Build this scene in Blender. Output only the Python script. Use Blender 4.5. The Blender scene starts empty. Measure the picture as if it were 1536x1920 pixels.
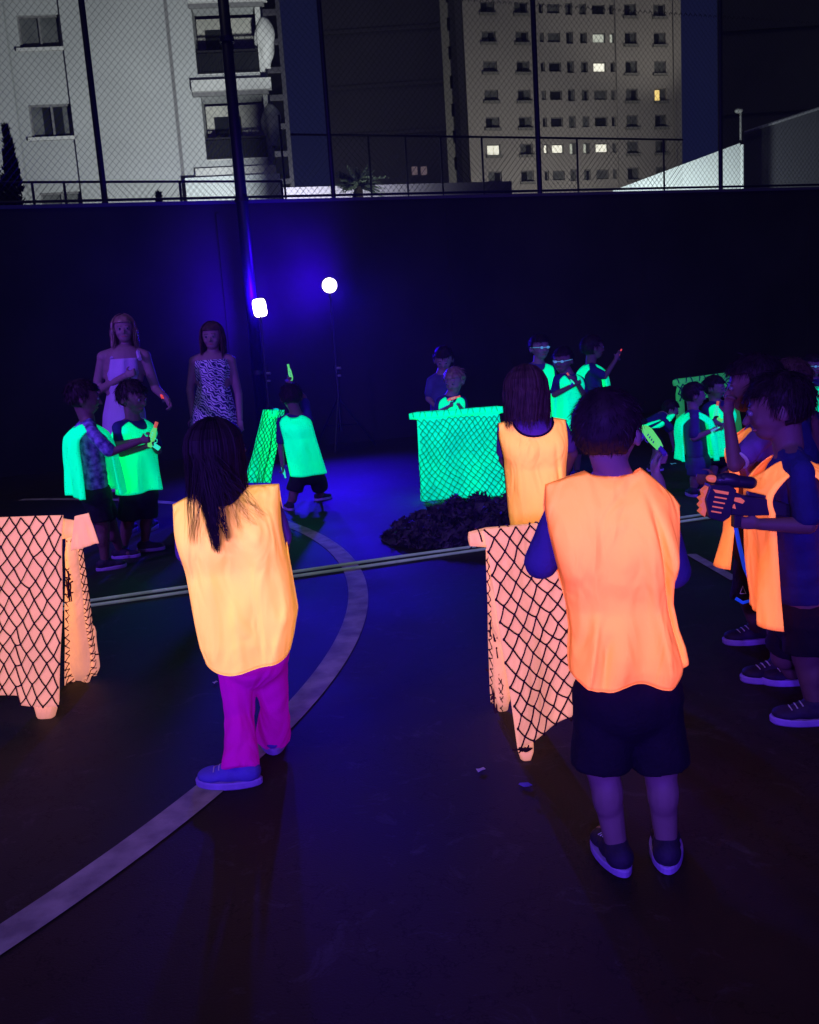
import bpy, bmesh, math, random
import numpy as np
from mathutils import Vector, Matrix, noise

SC = bpy.context.scene
COL = SC.collection
rnd = random.Random(7)

# ------------------------------------------------------------ camera
F_PX, CAM_H, YC, ROLL = 1720.0, 1.35, 650.0, math.atan(0.066)
PITCH = math.atan((960 - YC) / F_PX)
cF = Vector((0, math.cos(PITCH), -math.sin(PITCH)))
r0 = Vector((1, 0, 0)); u0 = Vector((0, math.sin(PITCH), math.cos(PITCH)))
cX = math.cos(ROLL) * r0 - math.sin(ROLL) * u0
cY = math.sin(ROLL) * r0 + math.cos(ROLL) * u0
cam_d = bpy.data.cameras.new("camera")
cam = bpy.data.objects.new("camera", cam_d); COL.objects.link(cam)
cam.matrix_world = Matrix(((cX.x, cY.x, -cF.x, 0), (cX.y, cY.y, -cF.y, 0), (cX.z, cY.z, -cF.z, CAM_H), (0, 0, 0, 1)))
cam_d.sensor_fit = 'HORIZONTAL'; cam_d.sensor_width = 36.0; cam_d.lens = 36.0 * F_PX / 1536.0
cam_d.clip_start = 0.05; cam_d.clip_end = 2000
SC.camera = cam

# ------------------------------------------------------------ world and exposure
SC.view_settings.view_transform = 'Standard'; SC.view_settings.look = 'None'
SC.view_settings.exposure = 0; SC.view_settings.gamma = 1
W = bpy.data.worlds.new("World"); SC.world = W; W.use_nodes = True
nt = W.node_tree; nt.nodes.clear()
o_ = nt.nodes.new('ShaderNodeOutputWorld'); bg = nt.nodes.new('ShaderNodeBackground')
tc = nt.nodes.new('ShaderNodeTexCoord'); sx = nt.nodes.new('ShaderNodeSeparateXYZ'); cr = nt.nodes.new('ShaderNodeValToRGB')
nt.links.new(tc.outputs['Generated'], sx.inputs[0]); nt.links.new(sx.outputs['Z'], cr.inputs[0])
cr.color_ramp.elements[0].color = (0.0060, 0.0085, 0.042, 1); cr.color_ramp.elements[0].position = 0.0
cr.color_ramp.elements[1].color = (0.0045, 0.0050, 0.022, 1); cr.color_ramp.elements[1].position = 0.6
nt.links.new(cr.outputs[0], bg.inputs['Color']); nt.links.new(bg.outputs[0], o_.inputs[0])
bg.inputs['Strength'].default_value = 1.0
SC.cycles.diffuse_bounces = 0; SC.cycles.glossy_bounces = 1; SC.cycles.transmission_bounces = 2
SC.cycles.volume_bounces = 0; SC.cycles.max_bounces = 4
SC.cycles.sample_clamp_direct = 0; SC.cycles.sample_clamp_indirect = 1.5

# ------------------------------------------------------------ black-light floods of the place, plus added fill lights
def aim(o, loc, tgt):
    o.location = loc
    o.rotation_euler = (Vector(tgt) - Vector(loc)).to_track_quat('-Z', 'Y').to_euler()
sg = bpy.data.lights.new('night_sky_glow', 'SUN'); sg.energy = .12; sg.angle = math.radians(20); sg.color = (1.0, .97, .86)
sgo = bpy.data.objects.new('night_sky_glow', sg); COL.objects.link(sgo); sgo.rotation_euler = (math.radians(28), math.radians(-20), 0)
UV = (0.15, 0.05, 1.0)
def area(name, loc, tgt, power, size, color, spread=180, sizey=None):
    l = bpy.data.lights.new(name, 'AREA'); l.energy = power; l.size = size; l.color = color; l.spread = math.radians(spread)
    if sizey: l.shape = 'RECTANGLE'; l.size_y = sizey
    o = bpy.data.objects.new(name, l); COL.objects.link(o); aim(o, loc, tgt); return o
def spot(name, loc, tgt, power, ang, color, blend=.6, rad=.1):
    l = bpy.data.lights.new(name, 'SPOT'); l.energy = power; l.spot_size = math.radians(ang); l.spot_blend = blend
    l.color = color; l.shadow_soft_size = rad
    o = bpy.data.objects.new(name, l); COL.objects.link(o); aim(o, loc, tgt); return o
area('flood_light_behind', (-0.5, -2.6, 1.75), (0.5, 5.0, 1.72), 36, .3, UV, 58)
area('flood_light_behind_right', (1.7, -2.8, 1.9), (0.3, 6.0, 1.8), 17, .3, UV, 60)
area('flood_light_behind_left', (-3.3, -0.8, 1.9), (0.2, 4.5, 1.4), 26, .3, UV, 74)
area('fill_light_right', (4.8, 4.5, 2.8), (2.2, 7.5, 0.6), 30, .3, (0.10, 0.04, 1.0), 85)  # unseen fill added to brighten the children at right
area('fill_light_left', (-4.6, 3.5, 2.9), (-2.1, 7.3, 1.0), 30, .3, (0.22, 0.06, 1.0), 75)  # unseen fill added to bring up the women and the left pair

# ------------------------------------------------------------ helpers
def ray(px, py): return cF + (px - 768) / F_PX * cX + (960 - py) / F_PX * cY
CAMP = Vector((0, 0, CAM_H))
def at(px, py, Y):
    d = ray(px, py); return CAMP + d * (Y / d.y)
def gnd(px, py, z=0.0):
    d = ray(px, py); return CAMP + d * ((z - CAM_H) / d.z)
def mpp(px, py, Y): return (at(px + 1, py, Y) - at(px, py, Y)).length

def tag(o, label=None, cat=None, group=None, kind=None):
    if label: o['label'] = label
    if cat: o['category'] = cat
    if group: o['group'] = group
    if kind: o['kind'] = kind
    return o
def empty(name, loc, label=None, cat=None, group=None):
    o = bpy.data.objects.new(name, None); o.empty_display_size = .1; COL.objects.link(o); o.location = loc
    return tag(o, label, cat, group)
def wloc(o):
    v = Vector((0, 0, 0))
    while o is not None: v += o.location; o = o.parent
    return v

class MB:
    def __init__(s): s.v = []; s.f = []
    def add(s, vs, fs):
        n = len(s.v); s.v += [tuple(v) for v in vs]; s.f += [tuple(i + n for i in f) for f in fs]; return s
    def box(s, c, d, R=None):
        hx, hy, hz = d[0] / 2, d[1] / 2, d[2] / 2
        vs = [Vector((x, y, z)) for x in (-hx, hx) for y in (-hy, hy) for z in (-hz, hz)]
        if R is not None: vs = [R @ v for v in vs]
        vs = [v + Vector(c) for v in vs]
        return s.add(vs, [(0, 1, 3, 2), (4, 6, 7, 5), (0, 4, 5, 1), (2, 3, 7, 6), (0, 2, 6, 4), (1, 5, 7, 3)])
    def cap(s, a, b, ra, rb=None, n=12, flat=False):
        rb = ra if rb is None else rb
        a, b = Vector(a), Vector(b); d = b - a; L = d.length
        if L < 1e-6: d = Vector((0, 0, 1)); L = 1e-6
        d = d.normalized(); q = d.orthogonal().normalized(); w = d.cross(q)
        rings = []
        if flat: prof = [(0, ra), (L, rb)]
        else:
            k = 4
            prof = [(-ra * math.cos(t), ra * math.sin(t)) for t in [math.pi / 2 * i / k for i in range(1, k + 1)]]
            prof += [(L + rb * math.sin(t), rb * math.cos(t)) for t in [math.pi / 2 * i / k for i in range(0, k)]]
        base = len(s.v)
        vs = []
        for h, r in prof:
            for i in range(n):
                t = 2 * math.pi * i / n; vs.append(a + d * h + (q * math.cos(t) + w * math.sin(t)) * r)
        fs = []
        m = len(prof)
        for j in range(m - 1):
            for i in range(n): fs.append((j * n + i, j * n + (i + 1) % n, (j + 1) * n + (i + 1) % n, (j + 1) * n + i))
        if flat:
            fs.append(tuple(reversed(range(n)))); fs.append(tuple((m - 1) * n + i for i in range(n)))
        else:
            vs.append(a - d * ra); vs.append(b + d * rb); p0 = len(vs) - 2; p1 = len(vs) - 1
            for i in range(n):
                fs.append((p0, (i + 1) % n, i)); fs.append((p1, (m - 1) * n + i, (m - 1) * n + (i + 1) % n))
        return s.add(vs, fs)
    def ell(s, c, r, R=None, n=16, m=10):
        vs = []; fs = []
        for j in range(1, m):
            t = math.pi * j / m
            for i in range(n):
                p = 2 * math.pi * i / n
                vs.append(Vector((r[0] * math.sin(t) * math.cos(p), r[1] * math.sin(t) * math.sin(p), r[2] * math.cos(t))))
        vs.append(Vector((0, 0, r[2]))); vs.append(Vector((0, 0, -r[2])))
        for j in range(m - 2):
            for i in range(n): fs.append((j * n + i, (j + 1) * n + i, (j + 1) * n + (i + 1) % n, j * n + (i + 1) % n))
        a, b = len(vs) - 2, len(vs) - 1
        for i in range(n):
            fs.append((a, i, (i + 1) % n)); fs.append((b, (m - 2) * n + (i + 1) % n, (m - 2) * n + i))
        if R is not None: vs = [R @ v for v in vs]
        return s.add([v + Vector(c) for v in vs], fs)
    def loft(s, rings, n=32, cap=True, fn=None):
        """rings: (centre, axis_a, axis_b) vectors"""
        vs = []; fs = []
        for j, (c, A, B) in enumerate(rings):
            for i in range(n):
                t = 2 * math.pi * i / n; k = fn(j / (len(rings) - 1), t) if fn else 1
                vs.append(Vector(c) + (Vector(A) * math.cos(t) + Vector(B) * math.sin(t)) * k)
        m = len(rings)
        for j in range(m - 1):
            for i in range(n): fs.append((j * n + i, j * n + (i + 1) % n, (j + 1) * n + (i + 1) % n, (j + 1) * n + i))
        if cap: fs.append(tuple(reversed(range(n)))); fs.append(tuple((m - 1) * n + i for i in range(n)))
        return s.add(vs, fs)
    def tube(s, pts, r, n=4):
        pts = [Vector(p) for p in pts]; vs = []; fs = []
        for j, p in enumerate(pts):
            d = (pts[min(j + 1, len(pts) - 1)] - pts[max(j - 1, 0)])
            d = d.normalized() if d.length > 1e-9 else Vector((0, 0, 1))
            q = d.cross(Vector((0.13, 0.2, 1))); q = q.normalized() if q.length > 1e-3 else Vector((1, 0, 0)); w = d.cross(q)
            for i in range(n):
                t = 2 * math.pi * i / n; vs.append(p + (q * math.cos(t) + w * math.sin(t)) * r)
        for j in range(len(pts) - 1):
            for i in range(n): fs.append((j * n + i, j * n + (i + 1) % n, (j + 1) * n + (i + 1) % n, (j + 1) * n + i))
        fs.append(tuple(reversed(range(n)))); fs.append(tuple((len(pts) - 1) * n + i for i in range(n)))
        return s.add(vs, fs)
    def ribbon(s, pts, w, nrm):
        pts = [Vector(p) for p in pts]; vs = []; fs = []; m = len(pts)
        for j, p in enumerate(pts):
            d = pts[min(j + 1, m - 1)] - pts[max(j - 1, 0)]
            sd = d.cross(nrm); sd = sd.normalized() if sd.length > 1e-9 else Vector((1, 0, 0))
            ww = w * (1 - .8 * (j / (m - 1)) ** 2)
            vs += [p - sd * ww, p + sd * ww]
        for j in range(m - 1): fs.append((2 * j, 2 * j + 1, 2 * j + 3, 2 * j + 2))
        return s.add(vs, fs)
    def build(s, name, mat, parent=None, smooth=False, local=False, remesh=None, sm=4, bevel=None, solid=None, sub=0):
        off = Vector((0, 0, 0)) if (parent is None or local) else wloc(parent)
        me = bpy.data.meshes.new(name)
        me.from_pydata([tuple(Vector(v) - off) for v in s.v], [], s.f); me.update()
        o = bpy.data.objects.new(name, me); COL.objects.link(o)
        if remesh or bevel or solid or sub:
            if remesh:
                m = o.modifiers.new('r', 'REMESH'); m.mode = 'VOXEL'; m.voxel_size = remesh
                if sm: q = o.modifiers.new('s', 'SMOOTH'); q.iterations = sm; q.factor = .5
            if solid: m = o.modifiers.new('t', 'SOLIDIFY'); m.thickness = solid; m.offset = 0
            if bevel: m = o.modifiers.new('b', 'BEVEL'); m.width = bevel; m.segments = 2; m.limit_method = 'ANGLE'
            if sub: m = o.modifiers.new('u', 'SUBSURF'); m.levels = sub; m.render_levels = sub
            dg = bpy.context.evaluated_depsgraph_get(); dg.update()
            ne = bpy.data.meshes.new_from_object(o.evaluated_get(dg)); o.modifiers.clear(); o.data = ne; me = ne; me.name = name
        me.materials.clear(); me.materials.append(mat)
        if smooth:
            for p in me.polygons: p.use_smooth = True
        if parent is not None: o.parent = parent
        return o

# ------------------------------------------------------------ materials
MAT = {}
def pm(name, col, rough=.8, var=.25, scale=8, bump=.0, bscale=60, metal=0, spec=.3, emit=None, estr=1, col2=None, aniso=None, alb=None):
    m = bpy.data.materials.new(name); m.use_nodes = True; n = m.node_tree; b = n.nodes['Principled BSDF']
    L = n.links
    tcn = n.nodes.new('ShaderNodeTexCoord'); mp = n.nodes.new('ShaderNodeMapping'); L.new(tcn.outputs['Object'], mp.inputs[0])
    if aniso: mp.inputs['Scale'].default_value = aniso
    nz = n.nodes.new('ShaderNodeTexNoise'); nz.inputs['Scale'].default_value = scale; nz.inputs['Detail'].default_value = 5
    L.new(mp.outputs[0], nz.inputs['Vector'])
    rp = n.nodes.new('ShaderNodeValToRGB'); L.new(nz.outputs['Fac'], rp.inputs[0])
    c2 = col2 if col2 else tuple(c * (1 - var) for c in col)
    rp.color_ramp.elements[0].position = .35; rp.color_ramp.elements[1].position = .65
    rp.color_ramp.elements[0].color = (*c2, 1); rp.color_ramp.elements[1].color = (*col, 1)
    L.new(rp.outputs[0], b.inputs['Base Color'])
    b.inputs['Roughness'].default_value = rough; b.inputs['Metallic'].default_value = metal
    b.inputs['Specular IOR Level'].default_value = spec
    if bump:
        nb = n.nodes.new('ShaderNodeTexNoise'); nb.inputs['Scale'].default_value = bscale; nb.inputs['Detail'].default_value = 4
        L.new(mp.outputs[0], nb.inputs['Vector'])
        bp = n.nodes.new('ShaderNodeBump'); bp.inputs['Strength'].default_value = bump; bp.inputs['Distance'].default_value = .01
        L.new(nb.outputs['Fac'], bp.inputs['Height']); L.new(bp.outputs[0], b.inputs['Normal'])
    if emit:
        b.inputs['Emission Color'].default_value = (*emit, 1); b.inputs['Emission Strength'].default_value = estr
    MAT[name] = m; return m

def fluor(name, glow, resp, gs=1.0, weave=260, var=.1):
    """Fluorescent cloth: gives off its own light, and answers the violet lamps with visible light"""
    m = bpy.data.materials.new(name); m.use_nodes = True; n = m.node_tree; L = n.links
    n.nodes.remove(n.nodes['Principled BSDF']); out = n.nodes['Material Output']
    tcn = n.nodes.new('ShaderNodeTexCoord')
    nz = n.nodes.new('ShaderNodeTexNoise'); nz.inputs['Scale'].default_value = 5; nz.inputs['Detail'].default_value = 4
    L.new(tcn.outputs['Object'], nz.inputs['Vector'])
    mr = n.nodes.new('ShaderNodeMapRange'); mr.inputs[3].default_value = 1 - var; mr.inputs[4].default_value = 1 + var
    L.new(nz.outputs['Fac'], mr.inputs[0])
    em = n.nodes.new('ShaderNodeEmission'); em.inputs['Color'].default_value = (*glow, 1); L.new(mr.outputs[0], em.inputs['Strength'])
    if gs != 1: 
        mu = n.nodes.new('ShaderNodeMath'); mu.operation = 'MULTIPLY'; mu.inputs[1].default_value = gs
        L.new(mr.outputs[0], mu.inputs[0]); L.new(mu.outputs[0], em.inputs['Strength'])
    df = n.nodes.new('ShaderNodeBsdfDiffuse'); 
    sc = n.nodes.new('ShaderNodeVectorMath'); sc.operation = 'SCALE'; sc.inputs[0].default_value = resp; L.new(mr.outputs[0], sc.inputs['Scale'])
    L.new(sc.outputs[0], df.inputs['Color'])
    wv = n.nodes.new('ShaderNodeTexNoise'); wv.inputs['Scale'].default_value = weave; L.new(tcn.outputs['Object'], wv.inputs['Vector'])
    bp = n.nodes.new('ShaderNodeBump'); bp.inputs['Strength'].default_value = .25; bp.inputs['Distance'].default_value = .002
    wp_ = n.nodes.new('ShaderNodeMapping'); wp_.inputs['Scale'].default_value = (1, 1, .35); L.new(tcn.outputs['Object'], wp_.inputs[0])
    w2_ = n.nodes.new('ShaderNodeTexNoise'); w2_.inputs['Scale'].default_value = 9; w2_.inputs['Detail'].default_value = 2; w2_.inputs['Distortion'].default_value = .8; L.new(wp_.outputs[0], w2_.inputs['Vector'])
    b2_ = n.nodes.new('ShaderNodeBump'); b2_.inputs['Strength'].default_value = .8; b2_.inputs['Distance'].default_value = .045
    L.new(w2_.outputs['Fac'], b2_.inputs['Height']); L.new(b2_.outputs[0], bp.inputs['Normal'])
    L.new(wv.outputs['Fac'], bp.inputs['Height']); L.new(bp.outputs[0], df.inputs['Normal'])
    ad = n.nodes.new('ShaderNodeAddShader'); L.new(em.outputs[0], ad.inputs[0]); L.new(df.outputs[0], ad.inputs[1]); L.new(ad.outputs[0], out.inputs['Surface'])
    MAT[name] = m; return m

fluor('orange_bib', (.36, .054, .022), (6.6, 3.1, .12))
fluor('amber_bib', (.38, .10, .03), (6.2, 4.7, .18))
fluor('peach_bib', (.45, .135, .040), (6.0, 5.9, .20))
fluor('teal_bib', (.0, .36, .17), (.0, 8.0, .50))
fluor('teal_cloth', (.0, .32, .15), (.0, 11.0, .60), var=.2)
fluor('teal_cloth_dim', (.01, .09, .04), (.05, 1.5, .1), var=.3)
fluor('peach_cloth', (.56, .205, .16), (2.6, 1.9, .20), var=.14)
fluor('magenta_cloth', (.09, .0, .13), (.85, .02, .36))
pm('skin', (.27, .17, .17), .55, .12, 12, .05, 200)
pm('skin_dark', (.18, .10, .10), .55, .12, 12, .05, 200)
pm('hair', (.020, .010, .014), .62, .5, 30, 0, spec=.22)
pm('hair_brown', (.085, .045, .040), .6, .5, 30, 0, spec=.25)
pm('hair_fair', (.30, .19, .14), .4, .4, 30, 0, spec=.5)
pm('navy_shirt', (.025, .03, .14), .85, .3, 10, .3, 120)
pm('violet_shirt', (.22, .12, .36), .85, .2, 10, .3, 120)
pm('blue_shirt', (.07, .06, .20), .85, .3, 8, .3, 120)
pm('print_shirt', (.30, .30, .60), .85, .3, 26, .3, 120, col2=(.04, .04, .16))
pm('dark_shorts', (.010, .008, .016), .9, .3, 10, .4, 90)
pm('blue_piping', (.05, .10, .70), .7, .1, emit=(.0, .03, .45), estr=1)
pm('trim', (.025, .012, .03), .8, .2)
pm('shoe_dark', (.035, .025, .06), .7, .4, 20, .2, 150)
pm('shoe_blue', (.16, .13, .55), .75, .2, 20, .2, 150)
pm('sole', (.45, .30, .70), .6, .2, 20, .1)
pm('sock', (.015, .015, .02), .9, .2)
pm('eye_white', (.22, .2, .24), .2, .05)
pm('lips', (.35, .12, .11), .5, .1)
pm('lilac_dress', (.52, .38, .62), .85, .12, 6, .3, 90)
pm('strap_black', (.01, .01, .015), .6, .2)
pm('net_cord', (.06, .014, .016), .7, .3, 40)
pm('net_cord_green', (.0, .12, .10), .7, .3, 40)
pm('metal_dark', (.015, .014, .03), .45, .3, 20, spec=.5)
pm('wire', (.05, .05, .055), .5, .3, 3, spec=.5)
pm('plastic_black', (.02, .016, .04), .4, .3, 20, spec=.5)
pm('plastic_violet', (.10, .06, .35), .4, .2, 20)
pm('plastic_green', (.05, .5, .1), .4, .1, 20, emit=(.10, .62, .10), estr=1)
pm('plastic_teal', (.05, .5, .3), .4, .1, 20, emit=(.02, .75, .38), estr=1)
pm('plastic_orange', (.7, .2, .08), .4, .1, 20, emit=(.45, .08, .03), estr=1)
pm('plastic_red', (.7, .1, .06), .4, .1, 20, emit=(.75, .05, .04), estr=1)
pm('glow_white_teal', (.5, .8, .7), .4, .1, 20, emit=(.02, .16, .14), estr=1)
pm('lamp_face', (.8, .8, .8), .3, .05, emit=(1.0, .78, 1.0), estr=9)
pm('paint_white', (.55, .55, .38), .75, .35, 9, .2, 150, col2=(.28, .27, .20))
fluor('tape', (.025, .038, .042), (.6, 1.2, .35), var=.5)
pm('leaf_scrap', (.06, .055, .065), .6, .6, 14, .3, 60)
pm('mound', (.012, .012, .016), .95, .4, 14, .5, 30)
pm('cypress', (.012, .020, .014), .9, .5, 10)
pm('bark', (.05, .035, .03), .95, .4, 10)
pm('palm', (.22, .28, .2), .8, .4, 10)
pm('paper', (.7, .7, .66), .8, .1)
pm('render_wall', (.46, .48, .47), .9, .16, .35, .15, 6)
pm('white_render', (.72, .78, .77), .9, .06, .5, .1, 8)
pm('trim_render', (.62, .63, .60), .9, .12, .8)
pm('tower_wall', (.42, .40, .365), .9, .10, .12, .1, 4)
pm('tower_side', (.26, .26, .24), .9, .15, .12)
pm('dark_building', (.11, .10, .13), .9, .25, .15)
pm('hall', (.10, .10, .12), .9, .15, .1)
pm('slab_frame', (.34, .34, .38), .9, .2, 1)
pm('pane_dark', (.02, .022, .025), .15, .3, 2, spec=.5)
pm('pane_grey', (.16, .17, .165), .35, .35, 2, spec=.5)
pm('frame_grey', (.22, .22, .22), .6, .2)
pm('room', (.60, .60, .52), .9, .35, .8)
pm('lit_white', (.8, .8, .7), .5, .3, 4, emit=(1.0, .98, .80), estr=1.1)
pm('lit_dim', (.5, .5, .4), .5, .3, 4, emit=(.42, .45, .38), estr=1)
pm('lit_warm', (.8, .6, .3), .5, .3, 4, emit=(1.0, .72, .22), estr=1.1)
pm('lit_pink', (.5, .4, .4), .5, .3, 4, emit=(.10, .07, .08), estr=1)
# zebra dress
m = pm('zebra', (.5, .5, .6), .85); n = m.node_tree
wv = n.nodes.new('ShaderNodeTexWave'); wv.inputs['Scale'].default_value = 15; wv.inputs['Distortion'].default_value = 9; wv.inputs['Detail'].default_value = 1.2; wv.inputs['Detail Scale'].default_value = 1.6
tcz = n.nodes.new('ShaderNodeTexCoord'); mpz = n.nodes.new('ShaderNodeMapping'); mpz.inputs['Rotation'].default_value = (0, .9, .3); n.links.new(tcz.outputs['Object'], mpz.inputs[0]); n.links.new(mpz.outputs[0], wv.inputs['Vector'])
rz = n.nodes.new('ShaderNodeValToRGB'); rz.color_ramp.elements[0].position = .48; rz.color_ramp.elements[1].position = .54
rz.color_ramp.elements[0].color = (.02, .03, .10, 1); rz.color_ramp.elements[1].color = (.62, .66, .66, 1)
n.links.new(wv.outputs['Fac'], rz.inputs[0]); n.links.new(rz.outputs[0], n.nodes['Principled BSDF'].inputs['Base Color'])

# court surface: worn acrylic, green inside the circle, blue-grey outside
CC, CR = None, None
_pts = [gnd(*a) for a in [(540, 985), (600, 1005), (655, 1060), (665, 1110), (640, 1210), (555, 1340), (400, 1478), (180, 1640), (10, 1755)]]
A = np.array([[2 * p.x, 2 * p.y, 1] for p in _pts]); B = np.array([p.x ** 2 + p.y ** 2 for p in _pts])
_s = np.linalg.lstsq(A, B, rcond=None)[0]; CC = Vector((_s[0], _s[1], 0)); CR = math.sqrt(_s[2] + _s[0] ** 2 + _s[1] ** 2)
def court_mat():
    m = bpy.data.materials.new('court'); m.use_nodes = True; n = m.node_tree; L = n.links; b = n.nodes['Principled BSDF']
    g = n.nodes.new('ShaderNodeNewGeometry')
    ds = n.nodes.new('ShaderNodeVectorMath'); ds.operation = 'DISTANCE'; ds.inputs[1].default_value = tuple(CC); L.new(g.outputs['Position'], ds.inputs[0])
    lt = n.nodes.new('ShaderNodeMath'); lt.operation = 'LESS_THAN'; lt.inputs[1].default_value = CR; L.new(ds.outputs['Value'], lt.inputs[0])
    mx = n.nodes.new('ShaderNodeMixRGB'); mx.inputs[1].default_value = (.032, .028, .017, 1); mx.inputs[2].default_value = (.024, .031, .020, 1); L.new(lt.outputs[0], mx.inputs[0])
    nz = n.nodes.new('ShaderNodeTexNoise'); nz.inputs['Scale'].default_value = .9; nz.inputs['Detail'].default_value = 7; nz.inputs['Roughness'].default_value = .65; L.new(g.outputs['Position'], nz.inputs['Vector'])
    mr = n.nodes.new('ShaderNodeMapRange'); mr.inputs[1].default_value = .3; mr.inputs[2].default_value = .7; mr.inputs[3].default_value = .55; mr.inputs[4].default_value = 1.35; L.new(nz.outputs['Fac'], mr.inputs[0])
    vm = n.nodes.new('ShaderNodeVectorMath'); vm.operation = 'SCALE'; L.new(mx.outputs[0], vm.inputs[0]); L.new(mr.outputs[0], vm.inputs['Scale'])
    L.new(vm.outputs[0], b.inputs['Base Color'])
    sc_ = n.nodes.new('ShaderNodeTexNoise'); sc_.inputs['Scale'].default_value = 5; sc_.inputs['Detail'].default_value = 9; sc_.inputs['Roughness'].default_value = .75; sc_.inputs['Distortion'].default_value = 1.5; L.new(g.outputs['Position'], sc_.inputs['Vector'])
    sr = n.nodes.new('ShaderNodeMapRange'); sr.inputs[1].default_value = .56; sr.inputs[2].default_value = .74; sr.inputs[3].default_value = 0; sr.inputs[4].default_value = .8; L.new(sc_.outputs['Fac'], sr.inputs[0])
    m2 = n.nodes.new('ShaderNodeMixRGB'); m2.inputs[2].default_value = (.085, .080, .075, 1); L.new(sr.outputs[0], m2.inputs[0]); L.new(vm.outputs[0], m2.inputs[1])
    vo = n.nodes.new('ShaderNodeTexVoronoi'); vo.feature = 'DISTANCE_TO_EDGE'; vo.inputs['Scale'].default_value = .55; L.new(nz.outputs['Color'], vo.inputs['Vector'])
    vo.inputs['Scale'].default_value = 4
    vr = n.nodes.new('ShaderNodeMapRange'); vr.inputs[1].default_value = 0; vr.inputs[2].default_value = .012; vr.inputs[3].default_value = .45; vr.inputs[4].default_value = 1; L.new(vo.outputs['Distance'], vr.inputs[0])
    v2 = n.nodes.new('ShaderNodeVectorMath'); v2.operation = 'SCALE'; L.new(m2.outputs[0], v2.inputs[0]); L.new(vr.outputs[0], v2.inputs['Scale'])
    L.new(v2.outputs[0], b.inputs['Base Color'])
    b.inputs['Specular IOR Level'].default_value = .14
    r2 = n.nodes.new('ShaderNodeMapRange'); r2.inputs[3].default_value = .5; r2.inputs[4].default_value = .78; L.new(nz.outputs['Fac'], r2.inputs[0]); L.new(r2.outputs[0], b.inputs['Roughness'])
    nb = n.nodes.new('ShaderNodeTexNoise'); nb.inputs['Scale'].default_value = 160; L.new(g.outputs['Position'], nb.inputs['Vector'])
    bp = n.nodes.new('ShaderNodeBump'); bp.inputs['Strength'].default_value = .35; bp.inputs['Distance'].default_value = .003; L.new(nb.outputs['Fac'], bp.inputs['Height']); L.new(bp.outputs[0], b.inputs['Normal'])
    MAT['court'] = m
court_mat()

# ------------------------------------------------------------ ground and painted lines
MB().add([(-70, -14, 0), (70, -14, 0), (70, 125, 0), (-70, 125, 0)], [(0, 1, 2, 3)]).build('ground', MAT['court'])['kind'] = 'structure'
mb = MB(); N = 160; wl_ = .055
vs = []; fs = []
for i in range(N + 1):
    t = -1.3 + 2.6 * i / N
    for r in (CR - wl_, CR + wl_):
        vs.append((CC.x + r * math.cos(t), CC.y + r * math.sin(t), .004))
for i in range(N): fs.append((2 * i, 2 * i + 1, 2 * i + 3, 2 * i + 2))
MB().add(vs, fs).build('court_line', MAT['paint_white'])['kind'] = 'structure'
def strip(name, a, b, w, z, mat, kind='structure', h=0):
    a, b = Vector((a[0], a[1], z)), Vector((b[0], b[1], z)); d = (b - a).normalized(); s = Vector((-d.y, d.x, 0)) * w / 2
    if h: m_ = MB(); m_.add([a - s, a + s, b + s, b - s] + [q + Vector((0, 0, h)) for q in (a - s, a + s, b + s, b - s)], [(0, 1, 2, 3), (7, 6, 5, 4), (0, 4, 5, 1), (1, 5, 6, 2), (2, 6, 7, 3), (3, 7, 4, 0)])
    else: m_ = MB().add([a - s, b - s, b + s, a + s], [(0, 1, 2, 3)])
    o = m_.build(name, mat); tag(o, kind=kind); return o
A1, B1_ = gnd(60, 1149), gnd(1340, 968)
dd = (B1_ - A1).normalized(); A1 = A1 - dd * 2; B1_ = B1_ + dd * 3
sd = Vector((-dd.y, dd.x, 0))
# two parallel lengths of pale rope lying on the court, with sag and slight waviness
for k, off in enumerate((-.055, .065)):
    pts = []
    for i in range(90):
        t = i / 89; p = A1.lerp(B1_, t) + sd * (off + .006 * math.sin(t * 17 + k) + .004 * math.sin(t * 41 + 2 * k)); pts.append((p.x, p.y, .010))
    tag(MB().tube(pts, .010, 6).build('boundary_cord', MAT['tape'], smooth=True), ['thin pale boundary cord across the court, nearer of the parallel pair', 'thin pale boundary cord across the court, farther of the parallel pair'][k], 'cord', 'cords laid across the court')
strip('side_line', gnd(1296, 1040), gnd(1380, 1088), .06, .004, MAT['paint_white'])
# thin painted line near wall
a, b = gnd(-200, 912), gnd(1300, 765)
wd = (gnd(1200, 775) - gnd(0, 895)).normalized(); wn = Vector((wd.y, -wd.x, 0))
strip('back_line', a + wn * .05 - wd * 4, b + wn * .05 + wd * 10, .05, .004, MAT['paint_white'])

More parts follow.
